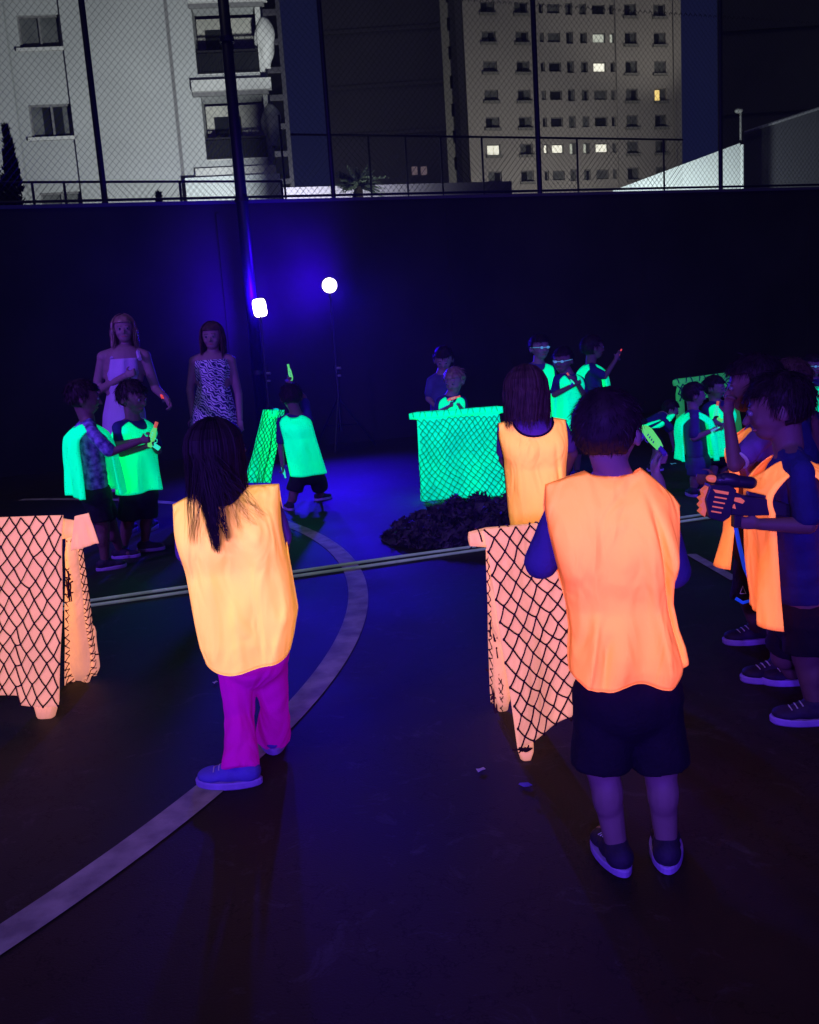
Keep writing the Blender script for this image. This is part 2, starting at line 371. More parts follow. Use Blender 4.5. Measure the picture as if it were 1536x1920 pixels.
# ------------------------------------------------------------ court wall
W0 = gnd(0, 895); W0.z = 0
def wp(px, py, off=0.0):
    """point of the pixel's ray on the wall plane moved back by off"""
    d = ray(px, py); P0 = W0 - wn * off; t = (wn.dot(P0 - CAMP)) / wn.dot(d); return CAMP + d * t
WH = 3.56
def wall_mat():
    m = pm('court_wall', (.042, .048, .032), .85, .45, .7, .25, 12, spec=.25)
    n = m.node_tree; 
    return m
wall_mat()
wa, wb = W0 - wd * 9, W0 + wd * 40
mb = MB(); th = .2
nseg = 20
wall = empty('court_wall', W0, 'tall dark painted boundary wall behind the court under the wire fence', 'wall')
c = (wa + wb) / 2 - wn * th / 2; R = Matrix.Rotation(math.atan2(wd.y, wd.x), 3, 'Z')
def WT(s): return 3.395 + .0120 * s
def wall_prism(o0, o1, z0f, z1f, name, mat):
    v = []
    for s_ in (-9, 40):
        for o in (o0, o1):
            for zf in (z0f, z1f): p = W0 + wd * s_ + wn * o; v.append((p.x, p.y, zf(s_)))
    MB().add(v, [(0, 1, 3, 2), (4, 6, 7, 5), (0, 4, 5, 1), (2, 3, 7, 6), (0, 2, 6, 4), (1, 5, 7, 3)]).build(name, MAT[mat], wall)
wall_prism(-th, 0, lambda s: 0, WT, 'wall_panel', 'court_wall')
wall_prism(-th - .02, .02, lambda s: WT(s) + .001, lambda s: WT(s) + .045, 'coping', 'hall')
mb = MB()
for k in range(14):
    p = W0 - wd * 7 + wd * k * 3.4 + wn * .006
    mb = MB(); mb.box((p.x, p.y, 1.66), (.06, .012, 3.3), R); mb.build('joint_batten', MAT['court_wall'], wall)

# ------------------------------------------------------------ chain-link fence on the wall
def chain(a, dvec, L, z0, z1, nv, pitch, r, name, mat, parent):
    mb = MB(); Hh = z1 - z0; k = -int(Hh / pitch) - 1; asp = 1.15
    for sgn in (1, -1):
        off = nv * (.003 * sgn)
        i = -int(Hh / asp / pitch) - 2
        while i * pitch < L + Hh / asp:
            x0 = i * pitch if sgn > 0 else i * pitch
            # line x = x0 + sgn*(z-z0)/asp
            zA, zB = z0, z1; xA = x0; xB = x0 + sgn * Hh / asp
            lo, hi = min(xA, xB), max(xA, xB)
            if hi > 0 and lo < L:
                def cut(x): return z0 + (x - xA) * sgn * asp
                if xA < 0: zA = cut(0); xA2 = 0
                elif xA > L: zA = cut(L); xA2 = L
                else: xA2 = xA
                if xB < 0: zB = cut(0); xB2 = 0
                elif xB > L: zB = cut(L); xB2 = L
                else: xB2 = xB
                if abs(zB - zA) > .02:
                    P = a + dvec * xA2 + off; Q = a + dvec * xB2 + off
                    mb.tube([(P.x, P.y, zA), (Q.x, Q.y, zB)], r, 3)
            i += 1
    return mb.build(name, mat, parent)
fence = empty('wire_fence', W0 + Vector((0, 0, WH)), 'tall chain-link fence with dark posts standing on top of the court wall', 'fence')
fo = -.10
fa = W0 - wn * .1 - wd * 1.5; FL = 16
chain(fa, wd, FL, WH - .14, WH + 3.3, wn, .085, .0023, 'wire_mesh', MAT['wire'], fence)
for px_, py_, rr in ((176, 200, .040), (612, 190, .034), (1006, 190, .040), (1351, 200, .036)):
    p = wp(px_, py_, .1)
    MB().cap((p.x, p.y, WH - .16), (p.x, p.y, WH + 3.6), rr, rr, 12, True).build('post', MAT['metal_dark'], fence, smooth=False)
for z in (.10,):
    p, q = fa, fa + wd * FL
    MB().cap((p.x, p.y, WT(-1.5) + z), (q.x, q.y, WT(FL - 1.5) + z), .018, .018, 8, True).build('rail', MAT['metal_dark'], fence)
# seam wire with twisted knots high on the mesh
mb = MB()
for i in range(170):
    p = fa + wd * (i * .094) + wn * .01; z = WH + 2.72
    mb.tube([(p.x, p.y, z - .03), (p.x + .03 * wd.x, p.y + .03 * wd.y, z + .012), (p.x + .06 * wd.x, p.y + .06 * wd.y, z - .02)], .006, 4)
mb.build('seam_wire', MAT['metal_dark'], fence)

# low fence just beyond the wall at left, with rail and short posts
lf = empty('low_wire_fence', wp(300, 360, .9), 'low fence with top rail behind the left part of the court wall', 'fence')
p, q = wp(-60, 347, .9), wp(528, 335, .9); zt = (p.z + q.z) / 2
MB().cap((p.x, p.y, zt), (q.x, q.y, zt), .017, .017, 8, True).build('rail', MAT['metal_dark'], lf)
for x_ in (60, 120, 337, 528):
    s_ = wp(x_, 345, .9); MB().cap((s_.x, s_.y, 2.6), (s_.x, s_.y, zt), .019, .019, 8, True).build('post', MAT['metal_dark'], lf)
chain(Vector((p.x, p.y, 0)), wd, (q - p).length, 2.9, zt, wn, .085, .0021, 'wire_mesh', MAT['wire'], lf)

# farther fence with high rail
ff = empty('far_wire_fence', wp(900, 300, 5), 'far wire fence with thin posts seen between the dark building and the white gable', 'fence')
p, q = wp(545, 262, 5), wp(1280, 253, 5); zt = (p.z + q.z) / 2
MB().cap((p.x, p.y, zt), (q.x, q.y, zt), .022, .022, 8, True).build('rail', MAT['metal_dark'], ff)
for x_ in (530, 693, 762, 828, 905, 1083, 1245):
    s_ = wp(x_, 300, 5); MB().cap((s_.x, s_.y, 2), (s_.x, s_.y, zt + (.35 if x_ == 530 else 0)), .022, .022, 8, True).build('post', MAT['metal_dark'], ff)
chain(Vector((p.x, p.y, 0)), wd, (q - p).length, 4, zt, wn, .11, .0028, 'wire_mesh', MAT['wire'], ff)

# dark lighting pole in front of the wall
pb, pt = wp(487, 835, -.35), wp(400, -60, -.35)
lp = empty('lighting_pole', (pb.x, pb.y, 0), 'thick black lighting pole rising in front of the wall, left of the lamps', 'pole')
pm_ = wp(437, 200, -.35)
MB().cap((pm_.x, pm_.y, 0), (pm_.x, pm_.y, 9), .085, .065, 20, True).build('shaft', MAT['metal_dark'], lp, smooth=True)
MB().cap((pm_.x, pm_.y, 0), (pm_.x, pm_.y, .03), .17, .17, 20, True).build('base_plate', MAT['metal_dark'], lp)
for z in (1.1, 3.4, 5.4):
    MB().cap((pm_.x, pm_.y, z), (pm_.x, pm_.y, z + .06), .095, .095, 20, True).build('clamp', MAT['metal_dark'], lp)

# ------------------------------------------------------------ buildings
class Facade:
    """a flat front with real window openings; s runs along it, z is up"""
    def __init__(s, px, py, Y, ang):
        s.O = at(px, py, Y); s.O.z = 0; a = math.radians(ang); s.d = Vector((math.cos(a), math.sin(a), 0)); s.n = Vector((s.d.y, -s.d.x, 0))
    def sz(s, px, py):
        d = ray(px, py); t = s.n.dot(s.O - CAMP) / s.n.dot(d); P = CAMP + d * t; return (P - s.O).dot(s.d), P.z
    def P(s, a, z, off=0): return s.O + s.d * a + Vector((0, 0, z)) + s.n * off
    def rect(s, x0, y0, x1, y1):
        a0, z1 = s.sz((x0 + x1) / 2, y0); _, z0 = s.sz((x0 + x1) / 2, y1); b0, _ = s.sz(x0, (y0 + y1) / 2); b1, _ = s.sz(x1, (y0 + y1) / 2)
        return (b0, z0, b1, z1)
    def wall(s, mb, s0, s1, z0, z1, holes, dep, deep=0.0):
        xs = sorted({s0, s1, *[h[0] for h in holes], *[h[2] for h in holes]}); zs = sorted({z0, z1, *[h[1] for h in holes], *[h[3] for h in holes]})
        for i in range(len(xs) - 1):
            for j in range(len(zs) - 1):
                cx, cz = (xs[i] + xs[i + 1]) / 2, (zs[j] + zs[j + 1]) / 2
                if cx < s0 or cx > s1 or cz < z0 or cz > z1: continue
                if any(h[0] < cx < h[2] and h[1] < cz < h[3] for h in holes): continue
                mb.add([s.P(xs[i], zs[j]), s.P(xs[i + 1], zs[j]), s.P(xs[i + 1], zs[j + 1]), s.P(xs[i], zs[j + 1])], [(0, 1, 2, 3)])
        for h in holes:
            a, b, c_, d_ = h
            q = [s.P(a, b), s.P(c_, b), s.P(c_, d_), s.P(a, d_)]; r = [s.P(a, b, -dep), s.P(c_, b, -dep), s.P(c_, d_, -dep), s.P(a, d_, -dep)]
            mb.add(q + r, [(0, 4, 5, 1), (1, 5, 6, 2), (2, 6, 7, 3), (3, 7, 4, 0)])
        return mb
    def slab(s, mb, a0, z0, a1, z1, o0, o1):
        v = [s.P(a, z, o) for o in (o0, o1) for (a, z) in ((a0, z0), (a1, z0), (a1, z1), (a0, z1))]
        return mb.add(v, [(0, 3, 2, 1), (4, 5, 6, 7), (0, 1, 5, 4), (1, 2, 6, 5), (2, 3, 7, 6), (3, 0, 4, 7)])

# left apartment building
fb = Facade(300, 300, 30, 5)
bl = empty('apartment_building', fb.P(0, 0), 'pale grey apartment block at upper left with stacked balconies and shuttered windows', 'building')
sL, _ = fb.sz(-260, 300); sR, _ = fb.sz(528, 330); ztop = fb.sz(300, -260)[1]
wins = [fb.rect(34, 27, 113, 90), fb.rect(56, 195, 139, 257), fb.rect(78, 360, 158, 425), fb.rect(14, -141, 90, -76)]
bals = [fb.rect(364, 8, 482, 140), fb.rect(382, 178, 498, 300), fb.rect(345, -160, 465, -25)]
# the front runs in one plane, the balcony bays are openings
sR2 = fb.sz(493, 200)[0]
fb.wall(MB(), sL, sR2, 0, ztop, wins + bals, .9).build('wall', MAT['render_wall'], bl)
mb = MB(); fb.slab(mb, sL, 0, sR2, ztop, -9, -1.6); mb.build('core', MAT['render_wall'], bl)
# pilasters and grooves
for x0, x1, o, mt in ((112, 150, .10, 'render_wall'), (300, 320, .02, 'frame_grey'), (-40, 24, .25, 'render_wall')):
    a0 = fb.sz(x0 + 8, 130)[0]; a1 = fb.sz(x1 - 2 if x1 > 300 else x1, 130)[0]
    if x0 == 300: a0 = fb.sz(326, 190)[0]; a1 = a0 + .10
    if x0 == 112: a0 = fb.sz(126, 130)[0]; a1 = fb.sz(166, 130)[0]
    mb = MB(); fb.slab(mb, a0, 0, a1, ztop, 0.0, o); mb.build('pilaster', MAT[mt], bl)
for k, y_ in enumerate((-8, 158, 322)):
    a, z = fb.sz(430, y_); mb = MB(); a0 = fb.sz(352 + 8 * k, y_)[0]; a1 = fb.sz(500 + 9 * k, y_)[0]
    fb.slab(mb, a0, z - .22, a1, z + .10, .0, .22); mb.build('cornice', MAT['trim_render'], bl)
    mb = MB(); fb.slab(mb, a0, z - .34, a1 - .1, z - .22, .0, .10); mb.build('cornice', MAT['frame_grey'], bl)
for h in wins:
    a0, z0, a1, z1 = h; mb = MB(); t = .05
    for (p0, q0, p1, q1) in ((a0, z0, a1, z0 + t), (a0, z1 - t, a1, z1), (a0, z0 + t, a0 + t, z1 - t), (a1 - t, z0 + t, a1, z1 - t), ((a0 + a1) / 2 - .03, z0 + t, (a0 + a1) / 2 + .03, z1 - t)):
        fb.slab(mb, p0, q0, p1, q1, -.16, -.10)
    w_ = mb.build('window', MAT['frame_grey'], bl)
    for i_ in range(4):
        b0 = a0 + t + (a1 - a0 - 2 * t) * i_ / 4; b1 = a0 + t + (a1 - a0 - 2 * t) * (i_ + 1) / 4
        mb = MB(); fb.slab(mb, b0, z0 + t, b1, z1 - t, -.20 - .012 * (i_ % 2), -.17 - .012 * (i_ % 2)); mb.build('pane', MAT[['pane_grey', 'pane_dark', 'pane_dark', 'pane_grey'][i_] if h is wins[1] else 'pane_grey'], w_)
    mb = MB(); fb.slab(mb, a0 - .1, z0 - .10, a1 + .1, z0 - .002, .0, .10); mb.build('sill', MAT['trim_render'], w_)
for k, h in enumerate(bals):
    a0, z0, a1, z1 = h
    mb = MB(); fb.slab(mb, a0, z0, a1, z1, -1.5, -1.2)
    bay = mb.build('balcony', MAT['room'], bl)
    mb = MB(); fb.slab(mb, a0, z0 - .0, a1, z0 + .05, -1.2, -.02); mb.build('floor_slab', MAT['trim_render'], bay)
    # door with panes at the back of the bay
    mb = MB(); fb.slab(mb, a0 + .25, z0 + .05, a0 + 1.1, z1 - .35, -1.2, -1.15); mb.build('glass_door', MAT['pane_dark'], bay)
    zr = z0 + (z1 - z0) * .34; mb = MB()
    fb.slab(mb, a0, zr, a1, zr + .05, -.10, -.04); fb.slab(mb, a0, z0 + .06, a1, z0 + .10, -.10, -.04)
    nb_ = 22
    for i in range(nb_ + 1):
        x = a0 + (a1 - a0 - .03) * i / nb_; fb.slab(mb, x, z0 + .10, x + .022, zr, -.085, -.055)
    mb.build('railing', MAT['strap_black'], bay)
    mb = MB(); fb.slab(mb, a0 + .02, z0 + .12, a1 - .02, zr - .02, -.16, -.14); mb.build('railing_glass', MAT['pane_dark'], bay)
    # clutter on the balcony
    p = fb.P(a0 + 1.3, z0 + .35, -.6); MB().box(p, (.5, .4, .6)).build('balcony_box', MAT['metal_dark'], bay); p = fb.P(a0 + .4, z0 + .45, -.5); MB().ell(p, (.22, .2, .4)).build('planter', MAT['metal_dark'], bay)
# rounded ornaments on the balcony corner
for (xc, y0, y1) in ((492, 24, 122), (505, 190, 270), (478, -150, -45)):
    a, zt_ = fb.sz(xc, y0); _, zb_ = fb.sz(xc + 8, y1); mb = MB(); rings = []
    for i in range(15):
        t = i / 14; r = .10 + .24 * math.sin(math.pi * min(1, t * 1.12)) ** .8 * (1 - .25 * t)
        rings.append((fb.P(a, zt_ + (zb_ - zt_) * t, -.35), fb.d * r, fb.n * -r * .9))
    mb.loft(rings, 20, True, lambda v, a_: 1 + .12 * math.sin(3 * a_ + 9 * v)); mb.build('corner_ornament', MAT['trim_render'], bl, smooth=True)
a, _ = fb.sz(498, 200)
mb = MB(); fb.slab(mb, sR2, 0, sR2 + .16, ztop, -2.2, -.25); mb.build('corner_pier', MAT['trim_render'], bl)
mb = MB(); z1_ = fb.sz(480, 333)[1]; fb.slab(mb, fb.sz(352, 350)[0], 0, fb.sz(527, 350)[0], z1_, .0, .5); mb.build('plinth', MAT['white_render'], bl)

# open-slab block behind it
fs_ = Facade(520, 150, 60, 5)
bs = empty('slab_block', fs_.P(0, 0), 'dark unlit block with pale floor slabs, squeezed behind the grey apartment building', 'building')
a0 = fs_.sz(430, 150)[0]; a1 = fs_.sz(536, 150)[0]; zt_ = fs_.sz(500, -120)[1]
mb = MB(); fs_.slab(mb, a0, 0, a1 - .1, zt_, -.8, -.3); mb.build('wall', MAT['pane_dark'], bs)
mb = MB(); fs_.slab(mb, a1 - .25, 0, a1, zt_, -.3, .1); mb.build('edge_column', MAT['slab_frame'], bs)
for y_ in (-85, -32, 21, 77, 130, 182, 236, 288, 340):
    z = fs_.sz(520, y_)[1]; mb = MB(); fs_.slab(mb, a0, z - .13, a1 - .25, z + .13, -.3, .05); mb.build('floor_slab', MAT['slab_frame'], bs)

# dark building in the middle
fd = Facade(710, 200, 70, 0)
bd = empty('dark_building', fd.P(0, 0), 'unlit dark building filling the gap left of the tall tower', 'building')
a0 = fd.sz(606, 150)[0]; a1 = fd.sz(832, 150)[0]; zt_ = fd.sz(700, -160)[1]
hw = [fd.rect(772, 311, 783, 328), fd.rect(789, 311, 801, 328)]
mb = MB(); fd.wall(mb, a0, a1, 0, zt_, hw, .25)
fd.slab(mb, a0, 0, a1, zt_, -12, -.26); mb.build('wall', MAT['dark_building'], bd)
for h in hw:
    mb = MB(); fd.slab(mb, h[0], h[1], h[2], h[3], -.24, -.2); mb.build('window', MAT['lit_pink'], bd)
for y_ in (60, 165, 255):
    z = fd.sz(700, y_)[1]; mb = MB(); fd.slab(mb, a0, z, a1, z + .25, .0, .12); mb.build('ledge', MAT['dark_building'], bd)

# tower block
ft = Facade(1075, 180, 95, 13)
tw = empty('tower_block', ft.P(0, 0), 'tall beige residential tower with rows of small windows, a few lit', 'building')
sA = ft.sz(874, 150)[0]; sB = ft.sz(1278, 150)[0]; zt_ = ft.sz(1075, -170)[1]
rows = [-90, -37, 16, 70, 125, 178, 228, 278, 328, 378]
zs = [ft.sz(1075, y)[1] for y in rows]
# columns measured at row y=125: (x centre, width px, height px)
colm = [(919, 26, 19), (981, 24, 19), (1018, 8, 16), (1041, 23, 16), (1070, 13, 20), (1096, 13, 18), (1125, 24, 16), (1149, 8, 16), (1184, 22, 20), (1238, 22, 20)]
slots = []; holes = []
for j, y in enumerate(rows):
    for i, (cx, w, hh) in enumerate(colm):
        s0 = ft.sz(cx - w / 2, 125)[0]; s1 = ft.sz(cx + w / 2, 125)[0]; mpx = (s1 - s0) / w
        z = zs[j]; hgt = hh * mpx * 1.02
        h = (s0, z - hgt / 2, s1, z + hgt / 2); holes.append(h); slots.append((j, i, h))
ft.wall(MB(), sA, sB, 0, zt_, holes, .35).build('wall', MAT['tower_wall'], tw)
mb = MB(); ft.slab(mb, sA, 0, sB, zt_, -18, -.6); mb.build('core', MAT['tower_wall'], tw)
# receding left wing
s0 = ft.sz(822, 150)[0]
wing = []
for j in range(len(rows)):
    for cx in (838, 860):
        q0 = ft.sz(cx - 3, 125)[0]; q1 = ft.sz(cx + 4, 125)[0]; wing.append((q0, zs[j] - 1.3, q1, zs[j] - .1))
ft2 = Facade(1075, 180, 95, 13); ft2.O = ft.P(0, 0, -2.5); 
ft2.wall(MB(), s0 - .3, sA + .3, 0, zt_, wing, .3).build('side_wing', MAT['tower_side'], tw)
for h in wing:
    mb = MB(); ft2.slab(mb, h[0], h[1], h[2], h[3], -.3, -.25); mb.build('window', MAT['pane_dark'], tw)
for a_, wd_, o in ((ft.sz(1005, 125)[0], .22, .25), (ft.sz(1155, 125)[0], .15, .15), (ft.sz(1262, 125)[0], .22, .2)):
    mb = MB(); ft.slab(mb, a_, 0, a_ + wd_, zt_, 0, o); mb.build('pilaster', MAT['tower_wall'], tw)
LIT = {(7, 0): 'lit_white', (7, 2): 'lit_white', (7, 3): 'lit_white', (7, 4): 'lit_dim', (7, 5): 'lit_dim', (7, 6): 'lit_white', (4, 6): 'lit_white', (3, 6): 'lit_dim', (5, 9): 'lit_warm', (3, 7): 'lit_dim'}
for j, i, h in slots:
    a0, z0, a1, z1 = h; t = .10; mb = MB()
    for q in ((a0, z0, a1, z0 + t), (a0, z1 - t, a1, z1), (a0, z0 + t, a0 + t, z1 - t), (a1 - t, z0 + t, a1, z1 - t)): ft.slab(mb, *q, -.3, -.2)
    w_ = mb.build('window', MAT['frame_grey'], tw)
    mat = LIT.get((j, i), 'pane_dark')
    half = i in (0, 1, 4, 5, 8, 9)
    am = (a0 + a1) / 2 if half else a1 - t
    hl = rnd.random() < .5
    mats = (mat, 'pane_grey') if hl or mat != 'pane_dark' else ('pane_grey', mat)
    if (j, i) == (7, 0): mats = (mat, mat)
    if rnd.random() < .25 and mat == 'pane_dark' and half: mats = ('pane_grey', 'pane_grey')
    mb = MB(); ft.slab(mb, a0 + t, z0 + t, am, z1 - t, -.27, -.24); mb.build('pane', MAT[mats[0]], w_)
    if half: mb = MB(); ft.slab(mb, am + .06, z0 + t, a1 - t, z1 - t, -.29, -.26); mb.build('pane', MAT[mats[1]], w_)
    if i in (0, 1, 8, 9): mb = MB(); ft.slab(mb, a0 - .15, z0 - .22, a1 + .15, z0 - .003, 0, .22); mb.build('sill', MAT['tower_side'], w_)

# low white garden wall, gable and hall at right
fg = Facade(760, 355, 24, 12)
o = empty('low_white_wall', fg.P(0, 0), 'low whitish wall beyond the court wall, between the palm and the tower', 'wall')
mb = MB(); fg.slab(mb, fg.sz(528, 350)[0], 0, fg.sz(960, 350)[0], fg.sz(760, 345)[1], -.25, 0); mb.build('wall_panel', MAT['dark_building'], o)
fh = Facade(1270, 320, 27, 8)
gb = empty('white_gable', fh.P(0, 0), 'bright white sloping gable wall beyond the fence, right of the tower', 'wall')
P_ = [fh.sz(1040, 398), fh.sz(1150, 357), fh.sz(1388, 268), fh.sz(1392, 380)]
v = [fh.P(a, z if i not in (0, 3) else 1, o_) for o_ in (0, -.3) for i, (a, z) in enumerate(P_)]
MB().add(v, [(0, 3, 2, 1), (4, 5, 6, 7), (0, 1, 5, 4), (1, 2, 6, 5), (2, 3, 7, 6), (3, 0, 4, 7)]).build('gable_wall', MAT['white_render'], gb)
a, z = fh.sz(1389, 262); mb = MB(); mb.cap(fh.P(a, 2, .08), fh.P(a, z - .15, .08), .05, .05, 10, True); mb.build('drain_pipe', MAT['white_render'], gb)
mb = MB(); mb.cap(fh.P(a, z, .0), fh.P(a, z + .75, 0), .03, .03, 8, True); mb.ell(fh.P(a - .05, z + .78, 0), (.12, .1, .07)); mb.build('lamp_arm', MAT['frame_grey'], gb)
fr = Facade(1460, 250, 29, 8)
hl_ = empty('dark_hall', fr.P(0, 0), 'large dark hall with a sloping roof edge at the far right', 'building')
P_ = [fr.sz(1393, 400), fr.sz(1393, 250), fr.sz(1700, 150), fr.sz(1700, 400)]
v = [fr.P(a, z if i not in (0, 3) else 0, o_) for o_ in (0, -.5) for i, (a, z) in enumerate(P_)]
MB().add(v, [(0, 3, 2, 1), (4, 5, 6, 7), (0, 1, 5, 4), (1, 2, 6, 5), (2, 3, 7, 6), (3, 0, 4, 7)]).build('wall', MAT['hall'], hl_)
p, q = fr.P(*P_[1], .1), fr.P(*P_[2], .1)
MB().tube([p, q], .045, 6).build('gutter', MAT['slab_frame'], hl_)
fk = Facade(1460, 100, 50, 0)
bk = empty('dark_slab_building', fk.P(0, 0), 'tall black unlit building filling the upper right corner', 'building')
mb = MB(); a0 = fk.sz(1353, 150)[0]; fk.slab(mb, a0, 0, a0 + 22, 40, -.6, 0); mb.build('wall', MAT['dark_building'], bk)
for z in (12, 16, 20): mb = MB(); fk.slab(mb, a0, z, a0 + 22, z + .2, 0, .1); mb.build('ledge', MAT['dark_building'], bk)

# facade lights out of sight below the wall, on the street beyond it, and two added fills
spot('street_light_left', (-1.8, 20.5, 3.6), (-4.6, 30, 6.5), 5000, 125, (.92, .98, 1.0), 1, .3)
spot('street_light_tower', (18.0, 74, 6), (12, 95, 18), 9500, 110, (1.0, .96, .90), 1, .5)
spot('street_light_tower_corner', (34, 86, 20), (24, 97, 34), 2500, 60, (1.0, .94, .85), .8, 1.0)
spot('slab_fill_light', (-4.5, 50, 3), (-8, 60, 14), 2500, 100, (.9, .92, 1.0), 1, .3)  # unseen spot added so the slab edges show
spot('low_wall_fill_light', (.2, 18.6, 3.3), (-0.7, 20.5, 4.2), 110, 120, (.9, 1.0, .98), 1, .3)  # unseen spot added to brighten the low wall and palm
spot('street_light_gable', (7.0, 23.5, 2.5), (9, 27, 5.5), 1500, 120, (.88, 1.0, .98), 1, .2)

# ------------------------------------------------------------ plants behind the wall
def crown_tree(px_, py0, py1, Y, wpx, label):
    top = at(px_, py0, Y); bot = at(px_, py1, Y); s_ = mpp(px_, py1, Y); w = wpx * s_
    t = empty('cypress', (bot.x, Y, 0), label, 'tree', 'dark trees behind the wall')
    MB().cap((bot.x, Y, 0), (bot.x, Y, top.z - .3), .09, .03, 8, True).build('trunk', MAT['bark'], t)
    mb = MB(); R_ = random.Random(int(px_) + 5)
    zb = max(1.0, bot.z - 1)
    for i in range(2600):
        u = R_.random() ** .8; z = zb + (top.z - zb) * u
        k = noise.noise(Vector((z * 2.3, px_, 0))) * .35 + 1
        r = w / 2 * (1 - u) ** .75 * k * (.35 + .65 * R_.random()); a = R_.random() * 6.283
        c = Vector((bot.x + .15 * w * math.sin(z * 1.7) + r * math.cos(a), Y + r * math.sin(a), z)); d = Vector((R_.gauss(0, .5), R_.gauss(0, .5), 1)).normalized() * .09
        s2 = d.cross(Vector((math.cos(a * 3), math.sin(a * 3), 0))).normalized() * .022
        mb.add([c - s2, c + s2, c + d], [(0, 1, 2)])
    mb.build('crown', MAT['cypress'], t)
crown_tree(22, 238, 395, 14.6, 70, 'dark narrow cypress with a crooked tip, against the grey building at far left')
crown_tree(-12, 300, 395, 14.2, 90, 'dark bushy cypress cut by the left edge of the photo')
crown_tree(300, 366, 392, 14.8, 16, 'tiny dark shrub tip showing over the wall below the balconies')
pc = at(672, 350, 20)
t = empty('palm_plant', (pc.x, 20, 0), 'grey green fan palm top showing above the low white wall', 'plant')
MB().cap((pc.x, 20, 0), (pc.x, 20, pc.z), .12, .09, 10, True).build('trunk', MAT['bark'], t)
mb = MB(); R_ = random.Random(3)
for i in range(46):
    a = R_.random() * 6.283; el = R_.uniform(-.3, 1.3); L_ = R_.uniform(.35, .62)
    d = Vector((math.cos(a) * math.cos(el), math.sin(a) * math.cos(el), math.sin(el)))
    pts = [Vector((pc.x, 20, pc.z)) + d * L_ * k / 5 + Vector((0, 0, -.28 * L_ * (k / 5) ** 2.2)) for k in range(6)]
    mb.ribbon(pts, .045, Vector((math.sin(a), -math.cos(a), .4)))
    for k in range(2, 6):
        for sg in (-1, 1):
            e = (d + Vector((math.sin(a), -math.cos(a), 0)) * sg * .8).normalized() * .16; mb.ribbon([pts[k], pts[k] + e * .6, pts[k] + e + Vector((0, 0, -.06))], .014, Vector((0, 0, 1)))
mb.build('fronds', MAT['palm'], t)

# ------------------------------------------------------------ lamps on stands
def tripod(loc, hgt, label, shape, tilt):
    x, y = loc
    t = empty('light_stand', (x, y, 0), label, 'light stand', 'black-light lamps on stands by the wall')
    MB().cap((x, y, .25), (x, y, 1.1), .022, .022, 10, True).build('pole', MAT['metal_dark'], t)
    MB().cap((x, y, 1.1), (x, y, hgt - .1), .015, .015, 10, True).build('upper_pole', MAT['metal_dark'], t)
    MB().cap((x, y, 1.06), (x, y, 1.16), .035, .035, 10, True).build('collar', MAT['metal_dark'], t)
    MB().cap((x + .02, y - .03, 1.12), (x + .07, y - .05, 1.12), .018, .018, 8, True).build('knob', MAT['slab_frame'], t)
    MB().cap((x + .02, y - .03, 1.02), (x + .06, y - .05, 1.02), .014, .014, 8, True).build('knob', MAT['slab_frame'], t)
    for k in range(3):
        a = k * 2.094 + .4
        MB().cap((x, y, .72), (x + .5 * math.cos(a), y + .5 * math.sin(a), .02), .014, .014, 8).build('leg', MAT['metal_dark'], t)
        MB().cap((x, y, .34), (x + .28 * math.cos(a), y + .28 * math.sin(a), .33), .009, .009, 6).build('brace', MAT['metal_dark'], t)
    d = (CAMP - Vector((x, y, hgt))); d.z -= .3; d.normalize()
    R = Matrix.Rotation(math.atan2(d.y, d.x) + math.pi / 2, 3, 'Z')
    if shape == 'round':
        MB().cap(Vector((x, y, hgt)) - d * .10, Vector((x, y, hgt)), .10, .115, 28, True).build('lamp_housing', MAT['metal_dark'], t)
        f_ = MB().cap(Vector((x, y, hgt)) + d * .002, Vector((x, y, hgt)) + d * .012, .098, .098, 32, True).build('lamp_lens', MAT['lamp_face'], t)
    else:
        MB().box(Vector((x, y, hgt)) - d * .05, (.19, .08, .25), R).build('lamp_housing', MAT['metal_dark'], t, bevel=.01)
        Rl = R @ Matrix.Rotation(-.10, 3, 'Y'); cc = Vector((x, y, hgt)); vs = []; nn = 40
        for o_ in (.0, .014):
            for i in range(nn):
                a_ = 2 * math.pi * i / nn; ca, sa = math.cos(a_), math.sin(a_); k_ = (abs(ca) ** 4 + abs(sa) ** 4) ** -.25
                vs.append(cc + d * (-.002 + o_ * 1.0) + Rl @ Vector((.088 * ca * k_, 0, .118 * sa * k_)))
        MB().add(vs, [(i, (i + 1) % nn, nn + (i + 1) % nn, nn + i) for i in range(nn)] + [tuple(range(nn))[::-1], tuple(range(nn, 2 * nn))]).build('lamp_lens', MAT['lamp_face'], t)
    MB().box(Vector((x, y, hgt - .13)) - d * .05, (.05, .05, .08), R).build('bracket', MAT['metal_dark'], t)
    return Vector((x, y, hgt)) + d * .05, d
q = wp(640, 826, -.85); Y2 = q.y
P2 = at(618, 535, Y2); 
l2, d2 = tripod((P2.x, Y2), P2.z, 'round violet stage lamp on a black tripod stand, right of the pair', 'round', 0)
q = wp(492, 842, -.85); Y1 = q.y; P1 = at(487, 577, Y1)
l1, d1 = tripod((P1.x, Y1), P1.z, 'rectangular violet flood lamp on a black stand, left of the pair', 'rect', 0)
for nm, l, d, e in (('round_stage_lamp', l2, d2, 620), ('rectangular_stage_lamp', l1, d1, 400)):
    spot(nm + '_beam', l, (l.x + .9, 9.2, 0), e * 1.7, 86, (.02, .0, 1.0), 1, .1)
    spot(nm + '_back_spill', l - d * .3 + Vector((0, 0, .05)), l - d * 1 + Vector((-1.0, 0, .3)), 250, 168, (.03, .0, 1.0), 1, .1)

